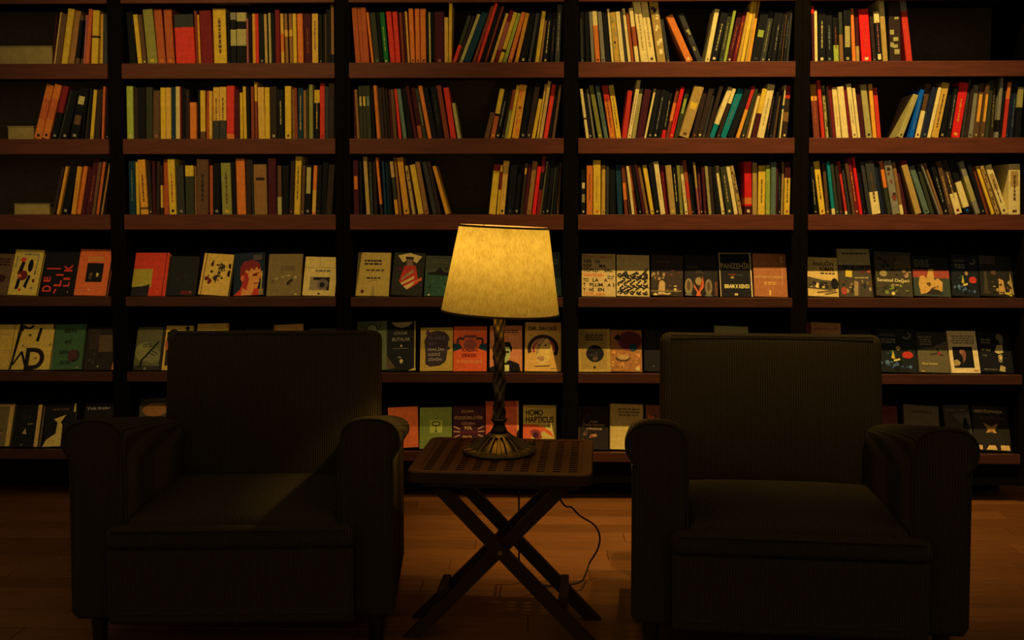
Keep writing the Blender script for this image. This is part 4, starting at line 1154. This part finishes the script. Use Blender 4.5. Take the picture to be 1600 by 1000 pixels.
 (1, 1437, 1486, 1431, 519, (84, 64, 28), 15, 'brown face-out book with small dark bird and red dot', [('p', [(0, .55), (.5, .62), (1, .78), (1, 1), (0, 1)], (44, 36, 18)), ('l', .4, .44, .7, .47, .04, DK), ('l', .7, .45, .66, .6, .05, DK), ('l', .7, .45, .84, .42, .05, DK), ('e', .72, .47, .06, .04, (120, 32, 24)), ('x', .06, .66, .5, .9, 4, (105, 82, 40)), ('t', .1, .18, .62, .24, 'Ağrıyı Gözeten', CR), ('r', .08, .02, .16, .04, CR)]),
 (1, 1488, 1539, 1479.5, 517, (194, 148, 68), 16, 'cream face-out book with black portrait picture, tilted, far right bay', [('r', .12, .12, .82, .62, BK), ('p', [(.36, .5), (.42, .56), (.54, .55), (.58, .44), (.54, .32), (.44, .22), (.46, .36)], (110, 58, 26)), ('e', .42, .5, .06, .06, (130, 74, 34)), ('p', [(.13, .16), (.3, .18), (.36, .24), (.26, .32), (.14, .3)], TA), ('x', .1, .68, .92, .9, 4, (130, 95, 42)), ('x', .78, .04, .95, .07, 1, RD)]),
 (1, 1541, 1592, 1534.5, 520, (22, 18, 13), 14, 'black face-out book with pale broken figure, titled Bir Şey Yok', [('e', .66, .88, .11, .08, (105, 80, 38)), ('p', [(.62, .84), (.78, .84), (.74, .68), (.66, .66)], (100, 78, 36)), ('p', [(.48, .5), (.56, .68), (.74, .68), (.74, .5), (.6, .46)], (170, 132, 52)), ('b', .56, .22, .72, .48, 10, [(120, 94, 44), CR]), ('p', [(.56, .04), (.74, .02), (.76, .14), (.62, .18)], (160, 122, 50)), ('t', .08, .52, .36, .58, 'Bir Şey', CR), ('t', .08, .39, .24, .44, 'Yok', GY), ('x', .06, .7, .4, .84, 2, GY), ('x', .06, .05, .5, .09, 1, GY)]),
 # lower display ledge
 (2, -40, 15, -30, 632, (92, 66, 24), 15, 'brown face-out book with cream border at left frame edge, lower ledge', [('r', .86, 0, .98, 1, (165, 112, 34)), ('r', 0, .95, 1, 1, (140, 95, 30)), ('b', .1, .1, .8, .8, 12, [TA, BR])]),
 (2, 17, 60, 26, 633, (24, 19, 12), 24, 'black face-out book with thick cream edge, lower ledge, far left', [('p', [(.34, .32), (.5, .3), (.44, .44)], (140, 105, 42)), ('l', .5, .54, .7, .55, .02, TA), ('r', .82, 0, .96, 1, (158, 108, 34)), ('b', .2, .6, .6, .9, 5, [DK]), ('e', .36, .06, .03, .02, GY)]),
 (2, 66, 113, 73, 632, (24, 18, 12), 15, 'black face-out book with cream figure beside left armchair', [('p', [(.0, 0), (.6, 0), (.6, .5), (.44, .64), (.4, .3), (.1, .16)], (160, 118, 38)), ('p', [(.3, .64), (.7, .74), (.5, .52)], (165, 122, 40)), ('r', .94, .8, 1, 1, CR), ('x', .2, .84, .8, .9, 1, BR)]),
 (2, 128, 172, 134, 630, (28, 20, 13), 14, 'black face-out book top with pale line above left chair arm', [('t', .06, .84, .9, .90, 'Yitik Kızlar', (130, 100, 58)), ('r', 0, .92, 1, .97, (40, 22, 14))]),
 (2, 206, 256, 210, 624, (70, 52, 24), 15, 'tan face-out book top with orange half disc above left chair arm', [('e', .5, .76, .4, .14, (130, 74, 24)), ('x', .1, .9, .9, .95, 1, DK)]),
 (2, 607, 654, 606, 637, (196, 80, 26), 15, 'orange face-out book partly hidden by left chair arm', [('l', .62, .1, .7, .4, .02, (150, 60, 24))]),
 (2, 655.5, 706, 656, 637, (104, 98, 26), 15, 'green face-out book with small framed tree drawing', [('r', .32, .38, .7, .68, (150, 132, 34)), ('ring', .51, .6, .14, .065, .03, 0, 360, DK), ('l', .51, .42, .51, .55, .02, DK), ('e', .51, .41, .03, .02, BK)]),
 (2, 707.5, 758, 708, 634, (56, 20, 17), 15, 'maroon face-out book with tan capitals and sunray strokes', [('t', .26, .83, .68, .90, 'İÇSEL', (150, 95, 38), 1), ('t', .04, .68, .92, .77, 'ÖZGÜRLÜĞE', (150, 95, 38), 1), ('t', .26, .55, .68, .63, 'GİDEN', (150, 95, 38), 1), ('t', .34, .44, .6, .52, 'YOL', (200, 130, 45), 1), ('t', .3, .22, .62, .3, 'EROL', (210, 130, 40), 1), ('r', .2, .36, .8, .4, (84, 26, 18))] +
    [('l', .5 + .28 * sx, .38 + dy * .5, .5 + .48 * sx, .38 + dy, .03, (200, 125, 60)) for sx in (-1, 1) for dy in (.14, .02, -.12)]),
 (2, 759, 811, 759, 627, (172, 64, 22), 22, 'plain orange face-out book with cream edge behind lamp base', [('r', .94, 0, 1, 1, (190, 110, 40))]),
 (2, 817, 869, 817.5, 633, (176, 130, 40), 15, 'cream face-out book titled HOMO HAPTICUS with orange hand', [('p', [(.55, .6), (.8, .78), (.97, .56), (.97, .3), (.7, .4)], (190, 146, 52)), ('t', .08, .76, .60, .90, 'HOMO', (34, 18, 14), 1), ('t', .08, .60, .92, .74, 'HAPTICUS', (34, 18, 14), 1),
    ('p', [(0, .0), (.2, 0), (.26, .3), (.42, .22), (.52, .34), (.62, .42), (.86, .3), (.92, .3), (.84, .4), (.58, .52), (.34, .57), (0, .56)], (190, 72, 24)), ('p', [(.2, .4), (.34, .46), (.5, .42), (.58, .26), (.4, .2), (.28, .3)], (120, 42, 26)), ('e', .38, .32, .09, .07, (64, 24, 22)), ('x', .6, .48, .9, .56, 2, (120, 90, 30)), ('x', .3, .92, .9, .95, 1, TA)]),
 (2, 902, 949, 903, 636, (36, 24, 15), 15, 'dark brown face-out book with pale slanted lines, fourth bay lower ledge', [('b', 0, .1, .4, .9, 12, [(90, 55, 28), (70, 42, 22), DK]), ('t', .42, .62, .64, .67, 'Kadın,', CR), ('t', .16, .53, .86, .60, 'Tasarım Düşünmek', (170, 115, 55)), ('t', .26, .44, .78, .51, 've Dönüştürmek', (170, 115, 55)), ('p', [(.36, .26), (.62, .3), (.6, .36), (.4, .34)], (165, 98, 40)), ('e', .44, .3, .05, .03, (140, 52, 24)), ('r', 0, 0, .03, 1, BR)]),
 (2, 952.5, 1005, 953, 632, (184, 136, 48), 19, 'cream face-out book left of right armchair arm', [('x', .2, .72, .9, .92, 3, (110, 80, 30)), ('r', 0, 0, .03, 1, TA), ('x', .5, .06, .7, .1, 1, DK)]),
 (2, 1009, 1056, 1009, 634, (120, 60, 24), 14, 'brown-orange face-out book top above right armchair left arm', [('b', .0, .6, .9, .95, 8, [OR, BR])]),
 (2, 1364, 1404, 1362, 635, (84, 30, 18), 14, 'dull red face-out book top above right armchair right arm', [('x', .2, .8, .8, .9, 1, DR)]),
 (2, 1415, 1470, 1412, 635, (92, 68, 32), 14, 'beige face-out book top above right armchair right arm', [('x', .2, .8, .8, .9, 1, BR)]),
 (2, 1484, 1534, 1474, 633, (58, 46, 24), 15, 'grey face-out book with walking figure, right of right armchair', [('t', .08, .86, .86, .92, 'Jacques Kahan', (105, 88, 48)), ('p', [(.3, .8), (1, .84), (1, .6), (.7, .56)], (78, 62, 34)), ('p', [(.66, .02), (.84, .02), (.92, .5), (.84, .72), (.72, .7), (.66, .4)], BK), ('b', .62, .12, 1, .44, 10, [(120, 84, 42), BR, (150, 108, 48)]), ('p', [(.62, 0), (.7, 0), (.68, .1), (.62, .08)], CR), ('p', [(.78, 0), (.92, 0), (.86, .12)], CR)]),
 (2, 1536, 1593, 1530, 636, (38, 28, 14), 15, 'brown face-out book with glowing moth shape, far right lower ledge', [('t', .05, .83, .85, .93, 'GEDİKPAŞA', (165, 125, 50), 1), ('x', .1, .68, .9, .78, 1, (62, 44, 20)), ('p', [(.45, .4), (.5, .42), (.55, .4), (.7, .62), (.52, .55), (.48, .55), (.28, .62)], (150, 92, 28)), ('p', [(.34, .4), (.42, .4), (.46, .5)], (190, 125, 40)), ('p', [(.56, .4), (.64, .4), (.54, .5)], (190, 125, 40)), ('p', [(0, .02), (.22, .02), (.22, .12), (.02, .1)], (190, 130, 50)), ('p', [(.32, .02), (.62, .02), (.58, .12), (.4, .12)], (200, 140, 55)), ('p', [(.72, .02), (.97, .02), (.95, .13), (.72, .13)], (200, 140, 55))]),
]
ledge_word = ['upper display ledge', 'middle display ledge', 'lower display ledge']
ct, st = math.cos(TILT), math.sin(TILT)
recs = []
for e in DISP:
    row, u0, u1, ut, vt, col, thick, lab, art = e
    t = thick / 1000.0; z0 = LEDGE_Z[row] + .0036
    yf = PANEL_Y - t / ct - .0008                       # front foot of the tilted cover
    vb = LEDGE_V[row]
    a, b = at(u0, vb, yf), at(u1, vb, yf)
    d = ray(ut, vt); n = Vector((0, ct, -st)); P0 = Vector((a.x, yf, z0))
    T = CAM + d * ((P0 - CAM).dot(n) / d.dot(n)) - P0
    up = Vector((0, st, ct)); h = T.dot(up); roll = math.atan2(T.x, h)
    recs.append(dict(x=a.x, w=(b.x - a.x) * math.cos(roll), a=roll, h=h / math.cos(roll), z0=0, row=row, t=t, yf=yf, zf=z0, e=e))
for row in range(3):
    for k in range(5):
        bs = sorted([b for b in recs if b['row'] == row and bay_of(b['x'] + b['w'] / 2) == k], key=lambda b: b['x'])
        settle(bs, BX[k] + SIDE + .002, BX[k + 1] - SIDE - .002)
        for b in bs: b['bay'] = k
for b in recs:
    w, h, t, g = b['w'], b['h'], b['t'], DG[b['bay']]
    row, _, _, _, _, col, _, lab, art = b['e']
    c = alb(col, g); bt = .0011
    V = []; F = []; C = []
    for (x0, y0, x1, y1) in ((0, 0, w, bt), (0, t - bt, w, t), (0, bt, bt, t - bt)):    # two covers and the spine
        k = len(V); V += [(x0, y0, 0), (x1, y0, 0), (x1, y1, 0), (x0, y1, 0), (x0, y0, h), (x1, y0, h), (x1, y1, h), (x0, y1, h)]
        for q in ((3, 2, 1, 0), (4, 5, 6, 7), (0, 1, 5, 4), (1, 2, 6, 5), (2, 3, 7, 6), (3, 0, 4, 7)): F.append(tuple(k + i for i in q)); C.append(c)
    s = math.sin(b['a'])
    M = Matrix.Translation((b['x'], b['yf'], b['zf'])) @ Matrix.Rotation(-TILT, 4, 'X') @ Matrix.Translation((0, 0, w * s if s > 0 else 0)) @ Matrix.Rotation(b['a'], 4, 'Y')
    o = mesh_obj('display_book', V, F, M_PRINT, None, C)
    o.location = M.to_translation(); o.rotation_euler = M.to_euler()
    tag(o, lab, 'book', 'face-out books on the %s, %s bay' % (ledge_word[row], bay_name[b['bay']]))
    pb = MB().box(bt + .0002, bt + .0001, .0012, w - .0018, t - bt - .0001, h - .0012)
    mesh_obj('page_block', pb.v, pb.f, M_PRINT, o, [alb((178, 130, 52), g)] * 6)
    A = Art(w, h, g)
    for it in art: A.draw(it)
    if A.V: mesh_obj('cover_print', A.V, A.F, M_PRINT, o, A.C)
# ------------------------------------------------------------------ armchairs
def armchair(loc, rz, label):
    root = empty('armchair', loc, rz)
    tag(root, label, 'armchair', 'club armchairs either side of the table')
    W = .434
    # front skirt and seat box
    MB().rounded(.585, .44, .232, .02, (0, .245, .152)).build('seat_base', M_CORD, root, True)
    MB().rounded(.655, .045, .206, .014, (0, -.018, .134)).build('front_panel', M_CORD, root, True)
    MB().box(-.325, -.0425, .060, .325, -.036, .066, ch=.002).build('seam', M_PIPE, root)
    def crown(p):
        q = p.copy()
        if q.z > 0: q.z += .022 * (1 - (abs(q.x) / .30) ** 3 if abs(q.x) < .30 else 0) * (1 - (abs(q.y) / .245) ** 3 if abs(q.y) < .245 else 0)
        return q
    MB().rounded(.575, .47, .085, .028, (0, .22, .270), crown, 10).build('seat_cushion', M_CORD, root, True)
    MB().rounded(.662, .075, .058, .022, (0, -.012, .266), None, 8).build('seat_lip', M_CORD, root, True)
    MB().tube([(-.31, -.05, .290), (0, -.051, .291), (.31, -.05, .290)], .0045).build('piping', M_PIPE, root, True)
    # backrest, raked
    rake = R(7)
    def bk(p):
        q = p.copy()
        q.x *= 1 - .012 * q.z
        if q.y < 0: q.y -= .022 * max(0, 1 - (q.x / .33) ** 2) * max(0, 1 - (q.z / .26) ** 2)
        return q
    mb = MB().rounded(.68, .145, .515, .03, (0, 0, .2625), bk, 10)
    Mx = Matrix.Translation((0, .545, .232)) @ Matrix.Rotation(-rake, 4, 'X')
    mb.v = [tuple(Mx @ Vector(p)) for p in mb.v]
    br = mb.build('backrest', M_CORD, root, True)
    P = [Mx @ Vector(p) for p in ((-.309, -.075, .51), (.309, -.075, .51))]
    MB().tube([P[0], (P[0] + P[1]) / 2, P[1]], .0025).build('piping', M_PIPE, br, True)
    MB().rounded(.68, .08, .215, .02, (0, .565, .125)).build('back_base', M_CORD, root, True)
    # rolled arms
    for s in (-1, 1):
        prof = []                                           # outline from outer foot, over the roll, to inner foot
        prof += [(W - .012, .030), (W, .05), (W, .25), (W, .440), (W + .002, .468)]
        cx, cz, rx, rzz = W + .020 - .0835, .522, .0835, .062
        n = 18
        for i in range(n + 1):
            a = R(-58) + (R(180) + R(58)) * i / n
            ca, sa = math.cos(a), math.sin(a)
            prof.append((cx + rx * math.copysign(abs(ca) ** .8, ca), cz + rzz * math.copysign(abs(sa) ** .9, sa)))
        ix = W - .152
        prof += [(ix, .46), (ix, .30), (ix, .05), (ix + .012, .030)]
        ctr = Vector((W - .075, 0, .33))
        ys = [(-.004, .93), (.0, .962), (.006, .984), (.016, 1), (.10, 1), (.20, 1), (.30, 1), (.40, 1), (.45, 1), (.476, 1), (.486, .985), (.492, .96)]
        V = []; F = []; m = len(prof)
        for (y, k) in ys:
            for (x, z) in prof:
                ins = (1 - k) * .25
                dx, dz = x - (W - .06), z - .35
                n_ = math.hypot(dx, dz)
                xx, zz = x - dx / n_ * ins, z - dz / n_ * ins
                f = max(0, (zz - .25) / .35)
                zz -= .100 * (max(0, y) / .492) * f * f ** .3
                xx -= .012 * (max(0, y) / .492)
                V.append((s * xx, y, zz))
        for j in range(len(ys) - 1):
            for i in range(m):
                q = (j * m + i, j * m + (i + 1) % m, (j + 1) * m + (i + 1) % m, (j + 1) * m + i)
                F.append(q if s > 0 else q[::-1])
        F.append(tuple(range(m - 1, -1, -1)) if s > 0 else tuple(range(m)))
        e = (len(ys) - 1) * m
        F.append(tuple(e + i for i in range(m)) if s > 0 else tuple(e + i for i in range(m - 1, -1, -1)))
        arm = mesh_obj('armrest', V, F, M_CORD, root, None, True)
        fr = [(s * x, -.001, z) for x, z in [(px - (px - W + .06) * .05, pz - (pz - .35) * .03) for px, pz in prof]]
        MB().tube(fr, .0035, 6).build('piping', M_PIPE, arm, True)
        for y in (.05, .56):
            MB().lathe([(.018, FLOOR), (.024, .034)], 14, c=(s * .38, y, 0)).build('foot', M_FOOT, root)
    rebase(root); return root
pR = at_z(1250, 1003, 0); pL = at_z(352, 986, 0)
armchair((at(1246, 900, 2.665).x, 2.665, 0), R(-5.0), 'olive-brown corduroy armchair right of the lamp table, facing the viewer')
armchair((at(365, 900, 2.715).x, 2.715, 0), R(2.7), 'almost black corduroy armchair left of the lamp table, facing the viewer')

# ------------------------------------------------------------------ folding tray table
TZ = .44; TC = at(790, 715, 2.91); TRZ = R(-3.6)
tb = empty('side_table', (TC.x, 2.91, 0), TRZ)
tag(tb, 'dark wooden folding tray table on crossed legs between the two armchairs', 'table')
TW, TD = .25, .215
def rrect(hx, hy, r, n=6):
    P = []
    for (sx, sy, a0) in ((1, 1, 0), (-1, 1, 90), (-1, -1, 180), (1, -1, 270)):
        for i in range(n + 1):
            a = R(a0 + 90 * i / n); P.append((sx * (hx - r) + r * math.cos(a), sy * (hy - r) + r * math.sin(a)))
    return P
o1, o2, i1 = rrect(TW, TD, .03), rrect(TW - .003, TD - .003, .028), rrect(TW - .030, TD - .026, .006)
V = []; F = []; n = len(o1)
for P, z in ((o1, TZ - .030), (o1, TZ - .003), (o2, TZ), (i1, TZ), (i1, TZ - .030)): V += [(x, y, z) for x, y in P]
for j in range(5):
    k = (j + 1) % 5
    for i in range(n): F.append((j * n + i, j * n + (i + 1) % n, k * n + (i + 1) % n, k * n + i))
mesh_obj('tray_frame', V, F, M_TABLE, tb)
ix, iy = TW - .0305, TD - .0265
NC = 10; pitch = 2 * ix / NC; sw = pitch * .5
for c in range(NC + 1):
    x0 = -ix + c * pitch - sw / 2; x1 = x0 + sw
    x0, x1 = max(x0, -ix), min(x1, ix)
    MB().box(x0, -iy, TZ - .016, x1, iy, TZ - .0012, ch=.0008).build('slat', M_TABLE, tb)
mb = MB(); NR = 16; pr = 2 * iy / NR
for c in range(NC):
    x0 = -ix + c * pitch + sw / 2 + .0004; x1 = x0 + pitch - sw - .0008
    for r_ in range(NR + 1):
        y0 = max(-iy, -iy + r_ * pr - pr * .27); y1 = min(iy, -iy + r_ * pr + pr * .27)
        mb.box(x0, y0, TZ - .014, x1, y1, TZ - .0014)
tag(mb.build('cross_slats', M_TABLE, tb), kind='stuff')
for y in (-.137, .032):
    MB().box(-.215, y - .014, TZ - .058, .215, y + .014, TZ - .0305, ch=.002).build('top_rail', M_LEG, tb)
def leg(xa, za, xb, zb, y, th=.024, wd=.034, name='leg'):
    hw = wd / 2 * math.hypot(xb - xa, zb - za) / (zb - za)      # half width measured along the floor
    v = [(x, y + q, z) for q in (-th / 2, th / 2) for (x, z) in ((xa - hw, za), (xa + hw, za), (xb + hw, zb), (xb - hw, zb))]
    f = [(0, 1, 2, 3), (7, 6, 5, 4), (0, 4, 5, 1), (1, 5, 6, 2), (2, 6, 7, 3), (3, 7, 4, 0)]
    return MB().add(v, f).build(name, M_LEG, tb)
zt = TZ - .062
leg(.252, FLOOR, -.165, zt, -.150)            # outer frame, foot right
leg(.252, FLOOR, -.165, zt, .045)
leg(-.252, FLOOR, .165, zt, -.122)           # inner frame, foot left
leg(-.252, FLOOR, .165, zt, .017)
MB().box(.158, -.1375, .035, .182, .0325, .085, ch=.003).build('stretcher', M_LEG, tb)
MB().box(-.182, -.1095, .035, -.158, .0045, .085, ch=.003).build('stretcher', M_LEG, tb)
for y in (-.1635, .0585):
    MB().lathe([(.007, -.004), (.007, .004)], 12).build('pivot_bolt', M_BRASS, tb).matrix_local = Matrix.Translation((0, y, FLOOR + (zt - FLOOR) * .605)) @ Matrix.Rotation(R(90), 4, 'X')

rebase(tb)

# ------------------------------------------------------------------ table lamp
LY = 2.95; LB = at(780, 706, LY)
lp = empty('table_lamp', (LB.x, LY, TZ + .0005))
tag(lp, 'lit table lamp with yellow linen shade on a bronze openwork base', 'lamp')
def slots(r, z, a, j):
    if .010 < z < .046:
        k = (math.cos(a * 18) + 1) / 2
        return r - .013 * (1 if k > .5 else 0)
    return r
MB().lathe([(.106, 0), (.108, .004), (.106, .009), (.094, .011), (.088, .012), (.082, .018), (.072, .026), (.060, .034), (.048, .041), (.040, .0458), (.037, .048), (.033, .052), (.027, .055)], 144, slots).build('base', M_BRONZE, lp)
MB().lathe([(.0265, .0552), (.021, .066), (.0165, .076), (.017, .083), (.021, .088), (.0235, .091), (.0235, .095), (.020, .097)], 40).build('collar', M_DBRONZE, lp, True)
def vine(r, z, a, j):
    k = math.sin(2 * a + z * 70) ; q = math.sin(5 * a - z * 150)
    return r - .001 + .0044 * max(0, k) ** .6 + .0014 * q
MB().lathe([(.0150 + .001 * math.sin(z_ * 14), .097 + z_) for z_ in [i * .309 / 150 for i in range(151)]], 40, vine).build('stem', M_STEM, lp, True)
sb, st_ = at(781.5, 488, LY), at(787.5, 355, LY)
z0, z1 = sb.z - TZ, st_.z - TZ; xo = sb.x - LB.x
rb, rt = .1705, .1295
hS = z1 - z0; ang = math.atan2(st_.x - sb.x, hS)
MS = Matrix.Translation((xo, 0, z0)) @ Matrix.Rotation(ang, 4, 'Y')
# translucent linen
m = bpy.data.materials.new('linen_shade'); m.use_nodes = True; nt = m.node_tree; N = nt.nodes; Lk = nt.links
N.remove(N['Principled BSDF']); out = N['Material Output']
tc = N.new('ShaderNodeTexCoord')
mp = N.new('ShaderNodeMapping'); mp.inputs['Scale'].default_value = (1, 1, .35); Lk.new(tc.outputs['Object'], mp.inputs[0])
nz = N.new('ShaderNodeTexNoise'); nz.inputs['Scale'].default_value = 210; nz.inputs['Detail'].default_value = 5; Lk.new(mp.outputs[0], nz.inputs[0])
nz2 = N.new('ShaderNodeTexNoise'); nz2.inputs['Scale'].default_value = 45; nz2.inputs['Detail'].default_value = 4; Lk.new(tc.outputs['Object'], nz2.inputs[0])
mx = N.new('ShaderNodeMix'); Lk.new(nz.outputs[0], mx.inputs[2]); Lk.new(nz2.outputs[0], mx.inputs[3]); mx.inputs[0].default_value = .45
cr_ = N.new('ShaderNodeValToRGB'); Lk.new(mx.outputs[0], cr_.inputs[0])
cr_.color_ramp.elements[0].position = .36; cr_.color_ramp.elements[0].color = (.50, .34, .09, 1)
cr_.color_ramp.elements[1].position = .60; cr_.color_ramp.elements[1].color = (.68, .50, .16, 1)
tr = N.new('ShaderNodeBsdfTranslucent'); df = N.new('ShaderNodeBsdfDiffuse'); ms = N.new('ShaderNodeMixShader'); ms.inputs[0].default_value = .5
mu = N.new('ShaderNodeMix'); mu.data_type = 'RGBA'; mu.blend_type = 'MULTIPLY'; mu.inputs[0].default_value = 1; mu.inputs[7].default_value = (.110, .126, .116, 1); Lk.new(cr_.outputs[0], mu.inputs[6]); Lk.new(mu.outputs[2], tr.inputs[0]); Lk.new(cr_.outputs[0], df.inputs[0]); Lk.new(tr.outputs[0], ms.inputs[1]); Lk.new(df.outputs[0], ms.inputs[2]); Lk.new(ms.outputs[0], out.inputs[0])
sm = MB(); n = 72
rings = [(rb + (rt - rb) * i / 12, hS * i / 12) for i in range(13)]
V = [(r_ * math.cos(2 * math.pi * k / n), r_ * math.sin(2 * math.pi * k / n), z_) for r_, z_ in rings for k in range(n)]
F = [(j * n + k, j * n + (k + 1) % n, (j + 1) * n + (k + 1) % n, (j + 1) * n + k) for j in range(12) for k in range(n)]
shade = mesh_obj('lamp_shade', V, F, m, lp, None, True); shade.matrix_local = MS
M_TRIM = mat('shade_trim', (.09, .055, .022, 1), rough=.8)
for r_, z_ in ((rb, 0), (rt, hS)):
    MB().lathe([(r_ - .0012, z_ - .0025), (r_ + .0016, z_ - .0025), (r_ + .0014, z_ + .0035), (r_ - .0014, z_ + .0035)], n, closed=True).build('trim_ring', M_TRIM, shade, True)
mb = MB().tube([(rt * math.cos(a), rt * math.sin(a), hS - .004) for a in [0]] + [(0, 0, hS - .004)], .0015, 6)
for a in (120, 240): mb.tube([(rt * math.cos(R(a)), rt * math.sin(R(a)), hS - .004), (0, 0, hS - .004)], .0015, 6)
mb.build('spider', M_DBRONZE, shade)
MB().lathe([(.017, .414), (.019, .42), (.019, .468), (.014, .472)], 24).build('socket', M_DBRONZE, lp, True)
mb_ = bpy.data.materials.new('glowing_bulb'); mb_.use_nodes = True
b_ = mb_.node_tree.nodes['Principled BSDF']; b_.inputs['Emission Color'].default_value = (1, .6, .15, 1); b_.inputs['Emission Strength'].default_value = 6; b_.inputs['Base Color'].default_value = (.8, .7, .4, 1)
prof = [(.012, 0)] + [(.030 * math.sin(R(a)), .042 - .030 * math.cos(R(a))) for a in range(35, 181, 12)] + [(.001, .0725)]
bulb = MB().lathe(prof, 24, c=(xo * .5, 0, .4725)).build('bulb', mb_, lp, True)
bulb.visible_shadow = True
ld = bpy.data.lights.new('bulb_light', 'POINT'); ld.energy = 18; ld.color = (1.0, .62, .17); ld.shadow_soft_size = .02
lo = link(bpy.data.objects.new('bulb_light', ld)); lo.location = (LB.x + xo, LY, TZ + .575)
# cord, with its little switch beside the base
cp = [(.095, .03, .006), (.06, .10, .010), (.05, .16, .004), (.052, .255, .004), (.053, .262, -.02), (.053, .263, -.10), (.054, .262, -.30), (.056, .27, -.47), (.075, .30, -.486), (.13, .26, -.486)]
kx = [(.13, .26, -.486), (.19, .25, -.486), (.225, .275, -.475)]
pts = [Vector(p) for p in cp]
def smooth(pts, n=6):
    o = []
    for i in range(len(pts) - 1):
        p0, p1, p2, p3 = pts[max(i - 1, 0)], pts[i], pts[i + 1], pts[min(i + 2, len(pts) - 1)]
        for k in range(n):
            t = k / n
            o.append(.5 * ((2 * p1) + (p2 - p0) * t + (2 * p0 - 5 * p1 + 4 * p2 - p3) * t * t + (3 * p1 - p0 - 3 * p2 + p3) * t ** 3))
    return o + [pts[-1]]
loop = []
for (u, v, Y) in ((878, 785, 3.2), (893, 793, 3.22), (906, 806, 3.24), (928, 820, 3.26), (937, 838, 3.27), (934, 858, 3.27), (921, 880, 3.26), (915, 897, 3.22), (903, 911, 3.16)):
    p = at(u, v, Y); loop.append(Vector((p.x - LB.x, p.y - LY, max(p.z, FLOOR + .0045) - TZ)))
tail = [Vector((.10, .22, -.486)), Vector((.14, .24, -.486))] + list(reversed(loop)) + [Vector((.13, .18, -.075)), Vector((.06, .15, -.070)), Vector((.056, .255, -.068))]
cord = MB().tube(smooth(pts[:9]), .003).build('cord', M_WIRE, lp, True)
MB().tube(smooth([pts[8]] + tail[1:]), .003).build('cord', M_WIRE, lp, True)
MB().rounded(.030, .016, .014, .006, (.088, .05, .0085), None, 3).build('switch', M_WIRE, cord, True)
MB().lathe([(.003, 0), (.003, .004), (.001, .005)], 10, c=(.084, .05, .0155)).build('switch_stud', M_BRASS, cord)
MB().lathe([(.003, 0), (.003, .004), (.001, .005)], 10, c=(.093, .05, .0155)).build('switch_stud', M_BRASS, cord)
